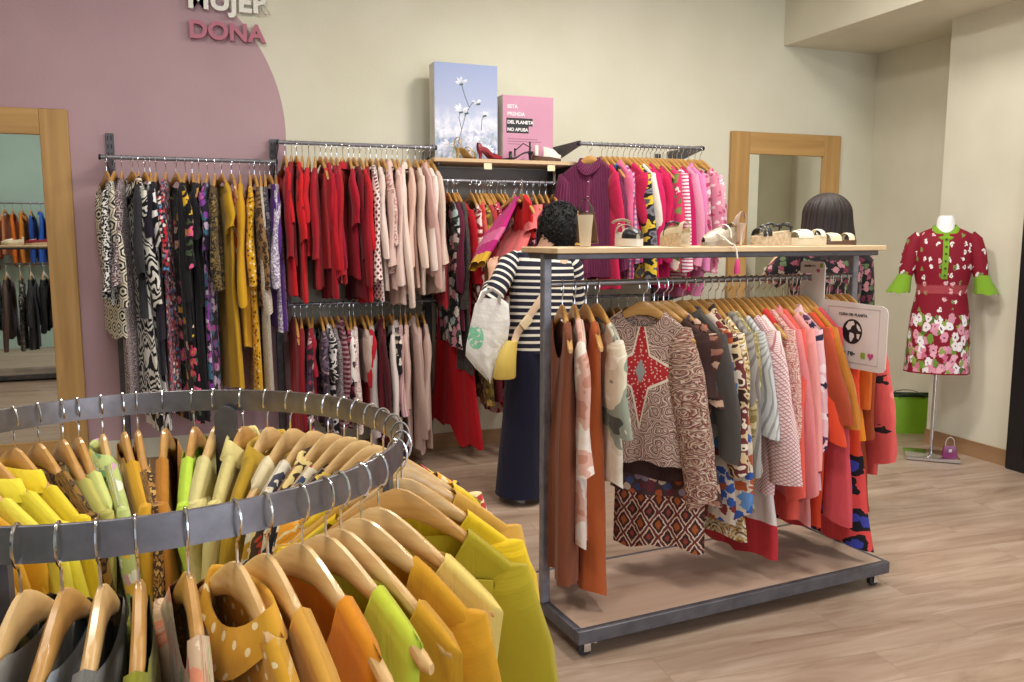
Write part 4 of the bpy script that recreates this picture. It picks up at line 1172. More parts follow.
for cx, cz, R in ((.188, .51, .045), (.30, .385, .035), (.19, .33, .055), (.355, .305, .035), (.10, .10, .05), (.37, .06, .06), (.27, .13, .05), (.04, .20, .04), (.40, .21, .045)):
    for k in range(11):
        a = rf.uniform(0, 6.28); d = Vector((cos(a), 0, sin(a) * .6 + .25)); q = Vector((cx, -.0014, cz))
        b.sweep([q + d * R * .15, q + d * R * .6, q + d * R], [(R * .06, .0004), (R * .16, .0004), (R * .03, .0004)], side=d.cross(Vector((0, 1, 0))), N=6)
b.build('printed_flowers', pw, t)
b = MB()
for cx, cz in ((.19, .50), (.185, .315), (.225, .31), (.31, .376), (.355, .30)): b.sweep([(cx - .014, -.002, cz - .004), (cx + .014, -.002, cz + .002)], (.006, .0004), side=(0, 0, 1), N=8)
b.build('printed_calyx', st, t)

t = thing('pink_canvas', 'smaller pink canvas with white lettering on black bars standing on the wall shelf', 'canvas print', (1.955, 5.56, WZ), radians(1))
MB().box((.19, .06, .225), (.38, .116, .45), None, .003).build('stretcher', M_edge, t)
MB().box((.19, .001, .225), (.378, .004, .446)).build('printed_face', plain('pink_print', 'c98fa9', .6, 0, .02), t, False)
bar = plain('black_bar', '232225', .6); M_txt = plain('white_ink', 'ece8ea', .6)
MB().box((.125, -.0018, .270), (.195, .001, .052)).build('text_bar', bar, t, False)
MB().box((.110, -.0018, .220), (.165, .001, .050)).build('text_bar', bar, t, False)
for s, z in (('ESTA', .362), ('PRENDA', .312), ('DEL PLANETA', .258), ('NO ABUSA', .208)):
    text(s, .034 if z > .3 else .031, M_txt, t, Matrix.Translation((.034, -.0026, z)) @ FRONT, ext=.0003, bold=.0012)
gi = plain('faint_ink', '8a5f74', .6)
b = MB()
for x1, z in ((.26, .155), (.29, .138), (.13, .12)): b.box(((.036 + x1) / 2, -.0016, z), (x1 - .036, .0006, .004))
b.build('small_print_lines', gi, t, False)

t = thing('wall_lettering', 'white raised capital letters MUJER high on the wall', 'wall lettering', (-.045, YW - .03, 2.955))
text('MUJER', .165, plain('letter_white', 'eceae2', .5, 0, .01), t, FRONT, 'letters', .013, .006, space=1.05)
t = thing('wall_lettering', 'dusty pink raised capital letters DONA under the white letters', 'wall lettering', (-.045, YW - .03, 2.775))
text('DONA', .147, plain('letter_pink', 'b4697c', .5, 0, .01), t, FRONT, 'letters', .013, .005, space=1.05)

# ------------------------------------------------------------------ mirrors
M_mir = newmat('mirror_glass', .01, 1.0)[0]; M_mir.node_tree.nodes['Principled BSDF'].inputs['Base Color'].default_value = (.84, .88, .86, 1)


def mirror(label, x0, x1, z0, z1, fw, y):
    t = thing('framed_mirror', label, 'mirror', ((x0 + x1) / 2, y, z0))
    w2, h = (x1 - x0) / 2, z1 - z0
    for s in (-1, 1): MB().box((s * (w2 - fw / 2), 0, h / 2), (fw, .034, h), None, .004).build('frame_side', M_oak, t)
    for zz in (fw / 2, h - fw / 2): MB().box((0, -.001, zz), (2 * w2 - 2 * fw, .032, fw - .002), None, .003).build('frame_rail', M_oakh, t)
    MB().box((0, .004, h / 2), (2 * w2 - 2 * fw + .01, .006, h - 2 * fw + .01)).build('mirror_glass', M_mir, t, False)


mirror('tall oak framed mirror on the pink wall reflecting another rack', -1.75, -.752, .12, 2.30, .155, YW - .02)
mirror('oak framed wall mirror beside the pink clothes and long haired shopper', 3.955, 5.03, .25, 2.37, .175, YW - .02)

# ------------------------------------------------------------------ round rack in the foreground
RC = Vector((-.129, 1.65, 0)); RR = .477; RZ = 1.18
t = thing('round_clothes_rack', 'round flat bar clothes rack in the foreground hung with yellow clothes', 'clothes rack', RC)
b = MB(); rings = []
for i in range(97):
    a = 2 * pi * i / 96; c, s = cos(a), sin(a)
    rings.append([(c * (RR + q), s * (RR + q), z) for q, z in ((-.004, RZ - .050), (-.003, RZ - .001), (-.002, RZ), (.002, RZ), (.003, RZ - .001), (.004, RZ - .050))])
b.loft(rings, False); b.build('ring_bar', M_ring, t)
for a in (70, 160, 250, 340):
    c, s = cos(radians(a)), sin(radians(a)); q = RR - .016
    R = Matrix.Rotation(radians(a + 90), 4, 'Z')
    pm = MB(); pm.prism([(-.026, .05), (.026, .05), (.026, RZ - .062)] + [(.026 * cos(radians(k)), RZ - .062 + .026 * sin(radians(k))) for k in range(15, 180, 15)] + [(-.026, RZ - .062)], .012,
                       Matrix.Translation((c * q, s * q, 0)) @ R @ Matrix(((1, 0, 0, 0), (0, 0, 1, 0), (0, 1, 0, 0), (0, 0, 0, 1))))
    pm.build('post', M_dark, t)
b = MB()
for a in (70, 160): b.sweep([(RR * cos(radians(a)), RR * sin(radians(a)), .07), (-RR * cos(radians(a)), -RR * sin(radians(a)), .07)], (.018, .012), N=8)
b.build('base_cross', M_dark, t)
for a in (70, 160, 250, 340):
    x, y = RR * cos(radians(a)), RR * sin(radians(a)); MB().sweep([(x - .011, y, .028), (x + .011, y, .028)], .028, N=16).build('caster', M_black, t)

YL, MU, OC = 'd9b93a', 'c98f1f', 'c79a3c'
RG = [
    (-112, 'dark print sheer blouse', 'blouse', FL('2b2a20', ['8a8a3a', '4a4a2a'], 20, .8, .4), {}),
    (-104, 'smoky grey voile top', 'tank', S('8f8a80'), {}),
    (-98, 'sky blue edged grey blouse', 'blouse', S('a9b3bb'), {}),
    (-92.5, 'grey satin lined dress', 'slip_dress', S('77746f'), {}),
    (-87, 'olive drape top', 'top', S('8c8a2a'), {}),
    (-79.5, 'coral and green flower blouse', 'blouse', FL('c9a98a', ['c24a48', 'd98a6a', '7a9a4a', 'e0c9a8'], 24, .9, .42), {}),
    (-71.5, 'mustard polka dot collared shirt', 'shirt', cloth('dots', 'cc9528', 'ecd9a8', 34, .16), {}),
    (-66, 'amber long sleeved blouse', 'blouse', S('d39a3e'), {}),
    (-59, 'tangerine tank with a white tag', 'tank', S('dc8a1c'), dict(ws=.19)),
    (-53.5, 'lime knit vest', 'tank', S('c3cc3c'), dict(ws=.20, nd=.17)),
    (-49.5, 'honey mustard jumper', 'tank', S('c9921f'), dict(ws=.225, nw=.14)),
    (-43, 'dijon tunic', 'cardigan', S('c78f1c'), dict(nw=.10)),
    (-36, 'pale butter ribbed top', 'tank', S('e3c76c'), dict(ws=.225, L=.5, nw=.11)),
    (-23, 'chartreuse tunic with an embroidered patch', 'tunic', S('a4921c'), dict(ws=.235, W=.30, sl=.62, nw=.13)),
    (-15, 'bright yellow jersey top', 'top', S('dcb81a'), dict(ws=.225)),
    (-6, 'camel mustard wool coat', 'coat', S('c4963e'), dict(ws=.24, W=.30, nw=.10)),
    (3, 'lemon strappy top', 'tank', S('e0bb2a'), dict(ws=.19)),
    (11, 'cream blouse with orange and red flowers', 'blouse', FL('dccb98', ['c24a30', 'e09a2a', '4a5a3a', 'b03038'], 36, .95, .45), {}),
    (18, 'navy top with yellow flowers', 'top', FL('23243a', ['e0b83a', 'c23a4a', 'e6dcc0'], 28, .9, .42), {}),
    (25, 'black and red flower blouse', 'blouse', FL('1d1a1c', ['b0283a', 'e0c05a', 'd9d0c0'], 24, .8, .42), {}),
    (31, 'ivory top with yellow and blue specks', 'top', FL('e3d8bd', ['d9a92a', '3a4a6a', 'b0402a'], 34, .9, .42), {}),
    (37.5, 'saffron scarf print shirt', 'shirt', cloth('multi', ['d8a52a', 'e6cf8a', '4a3a2a', 'c24a2a'], 22, 2.0), {}),
    (44, 'white blouse with mustard medallions', 'blouse', FL('e6dfcc', ['c99a2a', '4a4a5a', 'd9b85a'], 18, .9, .42, 'efe6d0'), {}),
    (51, 'cream camisole', 'tank', S('e6d8b0'), {}),
    (58.5, 'ochre shirt with a turned collar', 'shirt', S('b8962a'), {}),
    (66, 'pale lemon bow neck blouse', 'shirt', S('ddd08a'), {}),
    (74, 'straw yellow cotton top', 'top', S('ddd292'), {}),
    (80, 'neon lime tee', 'top', S('bfe04a'), dict(ws=.225)),
    (88, 'caramel jacket with buttons', 'cardigan', S('b87a2a'), {}),
    (95, 'brown tweed blouse', 'blouse', cloth('multi', ['6d4a2a', 'a9783a', '4a3420', 'c9a05a'], 60, 2.0), {}),
    (98.5, 'golden yellow cardigan', 'cardigan', S('d3a02a'), {}),
    (104, 'mint green flower shirt', 'shirt', FL('b9c77a', ['e0b83a', 'e6e6d0', '7aa06a', 'c9a0b0'], 30, .9, .44), {}),
    (110, 'pistachio sleeveless top', 'tank', S('c9cf7a'), dict(ws=.20)),
    (114, 'pale olive blouse', 'blouse', S('b3ad5a'), {}),
    (120, 'leopard brown knit', 'cardigan', cloth('leopard', '8a6420', '2a1c10', '5d4018', 36, .42), {}),
    (126, 'sunny yellow raincoat with collar', 'coat', S('e6cb2c'), dict(col=1)),
    (133, 'vivid yellow shirt', 'shirt', S('e2d23a'), {}),
    (141, 'canary top', 'top', S('e6d84a'), {}),
    (150, 'marigold dress', 'dress', S('d9a01e'), {}),
    (162, 'mustard linen shirt', 'shirt', S('c79322'), {}),
    (176, 'ochre blouse with dots', 'blouse', cloth('dots', 'c09028', 'efe0b8', 30, .18), {}),
    (195, 'yellow check shirt', 'shirt', cloth('check', 'd9b83a', 'c99a2a', 'efe0b0', .03), {}),
    (215, 'olive gold blouse', 'blouse', S('9a8a2a'), {}),
    (233, 'dark olive flower blouse', 'blouse', FL('3a3a20', ['c9b83a', '8a8a4a'], 22, .9, .4), {}),
]
rr = random.Random(5)
for i, (a, d, k, m, o) in enumerate(RG):
    o = dict(o); big = -62 < a < 8; o.setdefault('th', .030 if big else .018); o.setdefault('wav', .013 if big else .008); o.setdefault('L', KINDS[k]['L'] * .94)
    o['pale'] = rr.random() < (.75 if -60 < a < 60 else .35)
    pos = RC + Vector((RR * cos(radians(a)), RR * sin(radians(a)), RZ - .0885))
    g = hang((d, k, m, o), pos, radians(a + rr.uniform(-3, 3)), 'on the round rack', 'yellow clothes on the round rack', rr)
    if 'patch' in d:
        b = MB(); rows = [[(x, -.031, z) for x in (.06, .09, .12)] for z in (-.14, -.18, -.22, -.26)]
        b.box((.155, -.030, -.20), (.05, .006, .09), None, .002); b.build('embroidered_patch', FL('b3a02c', ['3a3a4a', 'c24a3a', 'e6dcc0', '4a6a3a'], 60, .9, .44), g)
    if 'white tag' in d:
        MB().box((.045, -.018, -.15), (.022, .002, .030)).build('price_tag', M_white, g, False)

# ------------------------------------------------------------------ dress form with the red dress
DP = Vector((4.715, 4.36, 0)); DR = radians(-40)
t = thing('dress_form', 'white dress form on a chrome pole with a square base by the right wall', 'mannequin', DP, DR)
MB().box((0, .0, .016), (.34, .26, .026), None, .004).build('base_plate', M_chrome, t)
MB().sweep([(0, .02, .025), (0, .02, .80)], .013, N=14).build('pole', M_chrome, t)
tor = [(.62, .07, .05), (.66, .15, .095), (.80, .172, .105), (.95, .165, .10), (1.13, .125, .082), (1.30, .15, .10), (1.40, .158, .095), (1.50, .155, .075), (1.555, .11, .062), (1.60, .058, .052), (1.665, .052, .048), (1.680, .04, .036)]
MB().sweep([(0, .02, z) for z, a, c in tor], [(a, c) for z, a, c in tor], side=(1, 0, 0), N=24).build('torso', plain('form_white', 'e6e6e8', .45, 0, .01), t)


def dress_cloth():
    m, nt, b = newmat('red_flower_dress', .7)
    uv = nd(nt, 'TexCoord').outputs['UV']
    x, y, z = nd(nt, 'SeparateXYZ', {0: uv}).outputs

    def flower(sc, r, dens, cols, cen, warp, off):
        n = nd(nt, 'TexNoise', {'Vector': uv, 'Scale': sc * 2.2, 'Detail': 2.0}).outputs['Color']
        v = nd(nt, 'VectorMath', {0: uv, 1: nd(nt, 'VectorMath', {0: n, 3: warp}, operation='SCALE').outputs[0]}, operation='ADD').outputs[0]
        v = nd(nt, 'VectorMath', {0: v, 1: (off, off, 0)}, operation='ADD').outputs[0]
        vo = nd(nt, 'TexVoronoi', {'Vector': v, 'Scale': sc}, voronoi_dimensions='2D')
        s = nd(nt, 'SeparateColor', {0: vo.outputs['Color']}).outputs
        on = mth(nt, 'LESS_THAN', s[1], dens)
        m1 = mth(nt, 'MULTIPLY', mth(nt, 'LESS_THAN', vo.outputs['Distance'], r), on)
        m2 = mth(nt, 'MULTIPLY', mth(nt, 'LESS_THAN', vo.outputs['Distance'], r * .22), on)
        return m1, m2, ramp(nt, s[0], even(cols))
    red = nd(nt, 'RGB').outputs[0]; red.default_value = hx('7f0c24')
    m1, m2, c = flower(18, .27, .5, ['e6dfdc', 'e6dfdc', 'd9b0b4', '7a8a4a'], 0, .05, 0)
    top = mix(nt, m2, mix(nt, m1, red, c), hx('3a1420'))
    g1, g2, gc = flower(15, .44, .9, ['6a8a34', '4f7030', 'c98a9c', '86a04a'], 0, .06, 4.2)
    p1, p2, pc = flower(13, .42, .8, ['e9e4e6', 'ece8ea', 'd994a8', 'e6d8dc'], 0, .05, 9.0)
    low = mix(nt, p2, mix(nt, p1, mix(nt, g1, red, gc), pc), hx('2a1a1c'))
    q1, q2, qc = flower(17, .42, .85, ['d98aa0', 'c96a88', 'e3a8b8', '8aa04a'], 0, .06, 2.0)
    pinkz = mix(nt, q1, low, qc)
    edge = nd(nt, 'TexNoise', {'Vector': uv, 'Scale': 9.0}).outputs[0]
    yy = mth(nt, 'ADD', y, mth(nt, 'MULTIPLY', mth(nt, 'SUBTRACT', edge, .5), .22))
    col = mix(nt, mth(nt, 'LESS_THAN', yy, -.60), top, low)
    col = mix(nt, mth(nt, 'LESS_THAN', yy, -.86), col, pinkz)
    col = mix(nt, mth(nt, 'LESS_THAN', y, -1.005), col, red)
    # embroidered zigzag at the waist
    zz = mth(nt, 'ADD', y, mth(nt, 'MULTIPLY', mth(nt, 'PINGPONG', x, .02), .8))
    zf = mth(nt, 'FRACT', mth(nt, 'MULTIPLY', mth(nt, 'ADD', zz, 5.0), 55.0))
    belt = mth(nt, 'MULTIPLY', mth(nt, 'LESS_THAN', zf, .35), mth(nt, 'LESS_THAN', mth(nt, 'ABSOLUTE', mth(nt, 'ADD', y, .435)), .028))
    col = mix(nt, belt, col, hx('c96a70'))
    nt.links.new(col, b.inputs['Base Color']); b.inputs['Specular IOR Level'].default_value = .3
    return m


M_dress = dress_cloth(); M_lg = S('7aa32a')
t = thing('dress', 'dark red flowered dress with green frilled cuffs worn by the white dress form', 'dress', DP, DR)
prof = [(1.598, .085, .066), (1.575, .135, .072), (1.55, .178, .078), (1.48, .190, .092), (1.38, .188, .108), (1.28, .176, .106), (1.19, .156, .096), (1.14, .160, .10), (1.0, .186, .114), (.85, .196, .12), (.70, .204, .124), (.605, .208, .126)]
rings = []; uvs = []
for k, (z, a, c) in enumerate(prof):
    r_ = []; u_ = []
    for j in range(49):
        th = 2 * pi * j / 48; f = max(0, (1.15 - z)) * .012
        w = 1 + f * (sin(7 * th) + .6 * sin(12 * th + 1)) * 2.2
        zz = z - (.05 if k == 0 else .018 if k == 1 else 0) * max(0, -sin(th)) ** 2
        r_.append((a * cos(th) * w, .02 + c * sin(th) * w, zz)); u_.append((a * math.asin(max(-1, min(1, cos(th)))) * 1.25 + (0 if sin(th) < 0 else .8), zz - 1.62))
    rings.append(r_); uvs.append(u_)
b = MB(); b.loft(rings, False, uvs, closed=False); b.build('bodice_and_skirt', M_dress, t)
for s in (-1, 1):
    sb = MB(); sb.sweep([(s * .150, .02, 1.548), (s * .182, .02, 1.51), (s * .205, .015, 1.42), (s * .222, .005, 1.32), (s * .231, 0, 1.275)], [(.040, .04), (.052, .05), (.056, .052), (.052, .048), (.044, .042)], side=(1, 0, 0), N=18, uvseam=True)
    sl = sb.build('sleeve', M_dress, t)
    cb = MB(); rs = []
    for z, rr_ in ((1.282, .047), (1.25, .052), (1.20, .064), (1.155, .074)):
        rs.append([(s * (.234 + (1.28 - z) * .30) + rr_ * cos(2 * pi * j / 36) * (1 + .14 * (1.28 - z) * 8 * sin(7 * 2 * pi * j / 36) * .6), -.002 + rr_ * .85 * sin(2 * pi * j / 36), z + .01 * sin(2 * pi * j / 36 * 5) * (1.28 - z) * 5) for j in range(36)])
    cb.loft(rs, False); cb.build('frilled_cuff', M_lg, t)
b = MB(); b.loft([[((.062 + d) * cos(2 * pi * j / 30), .02 + (.056 + d) * sin(2 * pi * j / 30), z - .055 * max(0, -sin(2 * pi * j / 30)) ** 2 - d * .4) for j in range(30)] for d, z in ((.0, 1.612), (.004, 1.622), (.022, 1.610), (.034, 1.590), (.032, 1.582))], False)
b.build('collar', M_lg, t)
b = MB(); b.loft([[(-.018, y, z), (.018, y, z), (.018, y + .01, z), (-.018, y + .01, z)] for y, z in ((-.056, 1.565), (-.062, 1.53), (-.081, 1.48), (-.093, 1.42), (-.096, 1.36), (-.092, 1.30), (-.086, 1.255))]); pl = b.build('button_placket', M_lg, t)
b = MB()
for i in range(6): b.sweep([(0, -.070 - .025 * sin(min(1, i / 3) * pi / 2), 1.52 - .048 * i), (0, -.076 - .025 * sin(min(1, i / 3) * pi / 2), 1.52 - .048 * i)], .007, N=10)
b.build('buttons', plain('dark_button', '3a2a1c', .4), pl)

# tiny purple bag on the base plate, green bag behind
t = thing('handbag', 'tiny glossy purple handbag standing on the chrome base plate', 'handbag', DP + Vector((.035, -.12, .03)), radians(-35))
t.scale = (.78, .78, .85); b = MB(); b.loft([[(x * k, y * q, z) for x, y in [(-.055, -.022), (.055, -.022), (.062, 0), (.055, .022), (-.055, .022), (-.062, 0)]] for z, k, q in ((0, 1, 1), (.05, .98, .95), (.095, .8, .5))])
b.build('bag_body', plain('purple_patent', '7a1c58', .2), t)
MB().box((0, -.024, .06), (.03, .006, .028), None, .002).build('clasp', M_chrome, t)
MB().sweep([(-.035, 0, .09)] + path_arc((0, .11), .036, .055, 160, 20, 10) + [(.035, 0, .09)], .004, N=8).build('handle', plain('bag_handle', 'b9a9a9', .3), t)
t = thing('shopping_bag', 'lime green tote bag leaning in the corner behind the dress form', 'bag', (5.16, 5.02, 0), radians(-25))
b = MB(); b.loft([[(-.19 * k, -.06 * q, z), (.19 * k, -.06 * q, z), (.19 * k, .06 * q, z), (-.19 * k, .06 * q, z)] for z, k, q in ((.0, 1, 1), (.18, 1.02, .9), (.30, 1.03, .75))], cap=False)
b.f.append((0, 1, 2, 3)); b.build('bag_body', plain('lime_bag', '7fae1e', .5, 0, .04), t)
b = MB(); b.sweep([(-.198, -.046, .30), (.198, -.046, .30)], (.012, .004), side=(0, 0, 1), N=8); b.sweep([(-.198, .046, .30), (.198, .046, .30)], (.012, .004), side=(0, 0, 1), N=8); b.build('dark_rim', plain('dark_green_trim', '28381a', .6), t)
for y in (-.048, .048): MB().sweep([(-.09, y, .285), (-.085, y * 1.3, .315), (-.03, y * 1.5, .325), (.03, y * 1.5, .325), (.085, y * 1.3, .315), (.09, y, .285)], (.010, .003), side=(0, 1, 0), N=8).build('handle', plain('dark_green_trim', '28381a', .6), t)

# ------------------------------------------------------------------ people
M_skin = plain('skin', 'c99a80', .5, 0, .03, 8)


def body(name, J, E, mat, parent, root=0):
    """J: [(x,y,z,r)], E: edges: one continuous skinned surface"""
    me = bpy.data.meshes.new(name); me.from_pydata([j[:3] for j in J], E, []); me.update()
    o = bpy.data.objects.new(name, me); C.objects.link(o)
    o.modifiers.new('skin', 'SKIN').use_smooth_shade = True
    sv = me.skin_vertices[0].data
    for i, j in enumerate(J):
        r = j[3]; sv[i].radius = r if isinstance(r, tuple) else (r, r); sv[i].use_root = (i == root)
    md = o.modifiers.new('sub', 'SUBSURF'); md.levels = 2; md.render_levels = 2
    dg = bpy.context.evaluated_depsgraph_get(); dg.update()
    m2 = bpy.data.meshes.new_from_object(o.evaluated_get(dg)); bpy.data.objects.remove(o)
    m2.materials.clear(); m2.materials.append(mat)
    n = bpy.data.objects.new(name, m2); C.objects.link(n); n.parent = parent
    return n


def make_body(parent, Jn, face, mat=M_skin, hand_dirs=None, curl=.5):
    """Jn: named joints in local metres -> whole figure with five-fingered hands"""
    J = []; E = []; I = {}

    def add(n, p, r, par=None):
        I[n] = len(J); J.append((p[0], p[1], p[2], r))
        if par is not None: E.append((I[par], I[n]))
    V = lambda n: Vector(Jn[n])
    add('pelvis', Jn['pelvis'], (.15, .11))
    add('waist', Jn['waist'], (.125, .095), 'pelvis'); add('chest', Jn['chest'], (.145, .105), 'waist'); add('neck0', Jn['neck'], (.06, .058), 'chest')
    h = V('head'); f = Vector(face).normalized(); up = (h - V('neck')).normalized()
    add('neck1', V('neck') + up * .06, .052, 'neck0')
    add('jaw', h - up * .055 + f * .015, (.066, .068), 'neck1'); add('skull', h + up * .015, (.080, .092), 'jaw'); add('crown', h + up * .075 - f * .01, (.068, .078), 'skull')
    for s, n in ((-1, 'l'), (1, 'r')):
        add('sh' + n, Jn['sh' + n], .058, 'chest'); add('el' + n, Jn['el' + n], .041, 'sh' + n); add('wr' + n, Jn['wr' + n], .028, 'el' + n)
        w = V('wr' + n); d = Vector(hand_dirs[n][0]).normalized(); pn = Vector(hand_dirs[n][1]).normalized(); sd = d.cross(pn).normalized()
        add('palm' + n, w + d * .05, (.034, .018), 'wr' + n); add('knk' + n, w + d * .085, (.036, .014), 'palm' + n)
        for k, (off, ln_) in enumerate(((-.028, .066), (-.010, .078), (.009, .074), (.027, .056))):
            b0 = w + d * .092 + sd * off; a = curl + .08 * k
            d1 = (d * cos(a * .5) + pn * sin(a * .5)); d2 = (d * cos(a * 1.3) + pn * sin(a * 1.3)); d3 = d * cos(a * 2) + pn * sin(a * 2)
            p1 = b0 + d1 * ln_ * .45; p2 = p1 + d2 * ln_ * .32; p3 = p2 + d3 * ln_ * .25
            add(f'f{k}a' + n, p1, .0088, 'knk' + n); add(f'f{k}b' + n, p2, .0082, f'f{k}a' + n); add(f'f{k}c' + n, p3, .007, f'f{k}b' + n)
        b0 = w + d * .035 - sd * .034; q1 = b0 + (d * .7 - sd * .55 + pn * .35).normalized() * .034; q2 = q1 + (d * .9 + pn * .4).normalized() * .028
        add('t0' + n, b0, .012, 'palm' + n); add('t1' + n, q1, .0095, 't0' + n); add('t2' + n, q2, .008, 't1' + n)
        add('hip' + n, Jn['hip' + n], .085, 'pelvis'); add('kn' + n, Jn['kn' + n], .056, 'hip' + n); add('an' + n, Jn['an' + n], .038, 'kn' + n)
        a = V('an' + n); ff = Vector((f.x, f.y, 0)).normalized()
        add('ball' + n, a + ff * .12 + Vector((0, 0, -.055)), (.036, .024), 'an' + n); add('toe' + n, a + ff * .18 + Vector((0, 0, -.062)), (.028, .016), 'ball' + n)
    o = body('body', J, E, mat, parent)
    # face
    sdv = f.cross(up).normalized()
    b = MB(); c = h + f * .082
    b.sweep([c + up * .02, c + f * .012, c + f * .024 - up * .022, c + f * .006 - up * .032], [.008, .011, .014, .010], N=8)
    for s in (-1, 1):
        e = h + sdv * (s * .078) - f * .005
        b.sweep([e + up * .03, e + up * .01 + sdv * s * .012, e - up * .02 + sdv * s * .008, e - up * .032], [.008, .014, .012, .006], N=8)
    b.build('nose_and_ears', mat, o)
    b = MB()
    for s in (-1, 1): b.lathe([(.001, -.010), (.009, -.006), (.011, 0), (.009, .006), (.001, .010)], 10, h + f * .079 + sdv * (s * .032) + up * .012)
    b.build('eyes', plain('eye_dark', '241a16', .2), o)
    MB().sweep([h + f * .084 - up * .052 + sdv * k for k in (-.022, -.008, 0, .008, .022)], [.003, .007, .006, .007, .003], N=8).build('lips', plain('lips', 'a85a52', .4), o)
    return o


def stripes_body():
    m, nt, b = newmat('navy_white_stripe', .85)
    y = nd(nt, 'SeparateXYZ', {0: nd(nt, 'TexCoord').outputs['UV']}).outputs[1]
    t_ = mth(nt, 'FRACT', mth(nt, 'MULTIPLY', mth(nt, 'ADD', y, 10.0), 1 / .038))
    nt.links.new(mix(nt, mth(nt, 'LESS_THAN', t_, .36), hx('17182e'), hx('e6e0d3')), b.inputs['Base Color'])
    return m


M_str = stripes_body(); M_navy = S('16172f'); M_bhair = plain('black_hair', '0a090b', .75, 0, .25, 30, .5); M_dhair = wood('dark_brown_hair', '120a0a', '2c1915', .6, 2, 3.2)

# shopper in stripes: stands with her back to us reaching up to the rail
P1 = Vector((1.80, 4.45, 0))
p1 = thing('person', 'person in navy and white striped top and wide navy trousers reaching into the rail', 'person', P1)
Jn = dict(pelvis=(0, 0, .93), waist=(0, .01, 1.08), chest=(.01, .02, 1.29), neck=(.02, .03, 1.445), head=(.125, .06, 1.60), shl=(-.165, .03, 1.40), shr=(.185, .02, 1.39),
          ell=(-.325, -.06, 1.185), wrl=(-.235, .17, 1.315), elr=(.235, .05, 1.11), wrr=(.17, .25, 1.12), hipl=(-.09, 0, .86), hipr=(.09, 0, .86), knl=(-.10, .02, .47), knr=(.10, .02, .47), anl=(-.11, 0, .08), anr=(.11, 0, .08))
make_body(p1, Jn, (.1, 1, -.12), hand_dirs=dict(l=((.12, .55, .8), (.5, .8, -.2)), r=((-.2, 1, .1), (-.6, 0, -.6))), curl=.9)
b = MB(); L = Vector
b.sweep([(.02, .03, 1.475), (.02, .028, 1.455), (.012, .02, 1.43), (.01, .02, 1.36), (.01, .02, 1.24), (0, .01, 1.10), (0, 0, .98), (0, 0, .885)],
        [(.070, .066), (.105, .08), (.178, .098), (.198, .128), (.192, .132), (.185, .128), (.205, .142), (.212, .146)], side=(1, 0, 0), N=32, uvseam=True)
b.build('striped_top', M_str, p1)
for nme, pts in (('l', [(-.13, .03, 1.415), (-.185, .025, 1.385), (-.26, -.02, 1.285), (-.325, -.06, 1.19), (-.318, -.015, 1.205), (-.285, .06, 1.25)]), ('r', [(.15, .02, 1.41), (.20, .02, 1.37), (.225, .04, 1.24), (.237, .05, 1.115), (.215, .12, 1.11), (.195, .18, 1.115)])):
    b = MB(); b.sweep(pts, [.056, .066, .060, .056, .054, .052], N=20, uvseam=True); b.build('striped_sleeve', M_str, p1)
b = MB()
b.sweep([(0, 0, 1.0), (0, 0, .93), (0, 0, .82)], [(.178, .125), (.195, .135), (.20, .14)], side=(1, 0, 0), N=28, uvseam=True)
for s in (-1, 1): b.sweep([(s * .085, 0, .90), (s * .092, 0, .78), (s * .105, .005, .5), (s * .125, .01, .2), (s * .128, .01, .045)], [(.115, .13), (.118, .135), (.125, .125), (.135, .135), (.145, .15)], side=(1, 0, 0), N=26, uvseam=True)
b.build('wide_trousers', M_navy, p1)
b = MB(); hc = Vector((.128, .045, 1.612)); rh = random.Random(4)
rings = []
for i in range(15):
    ph = -pi / 2 * .75 + (pi / 2 * 1.75) * i / 14
    rings.append([hc + Vector((.112 * cos(ph) * cos(th) * (1 + .07 * sin(6 * th + 3 * ph) + rh.uniform(-.04, .04)), (.122 * cos(ph) * sin(th) - .005) * (1 + rh.uniform(-.04, .04)), .138 * sin(ph) - .014 + .012 * rh.uniform(-1, 1))) for th in [2 * pi * j / 26 for j in range(26)]])
b.loft(rings)
for k in range(620):
    th = rh.uniform(0, 6.28); ph = rh.uniform(-1.45, 1.5); n = Vector((cos(ph) * cos(th), cos(ph) * sin(th), sin(ph)))
    if n.y > .5 and n.z < .3: continue
    q = hc + Vector((n.x * .112, n.y * .118 - .005, n.z * .136 - .014)); u1 = n.cross(Vector((.3, .2, 1))).normalized(); u2 = n.cross(u1); a0 = rh.uniform(0, 6.28); R0 = rh.uniform(.003, .008)
    b.sweep([q + n * (.004 * i_ - .006) + (u1 * cos(a0 + 1.3 * i_) + u2 * sin(a0 + 1.3 * i_)) * R0 for i_ in range(6)], [.004, .005, .005, .0045, .004, .002], N=5)
b.build('curly_black_hair', M_bhair, p1)
for s in (-1, 1):
    so, hw = sole(.25, .046, lambda s_: 0, lerpf([(0, .028), (1, .024)]))
    g = so.build('shoe', plain('shoe_white', 'c9c6c4', .5), p1, loc=(s * .12, .075, .001), rot=(0, 0, radians(90 - s * -8)))
    upper(.25, hw, lambda s_: .026, lerpf([(0, .06), (.4, .06), (.7, .045), (1, .02)]), .05, .45, .6).build('shoe_upper', plain('shoe_navy', '24263a', .6), g)

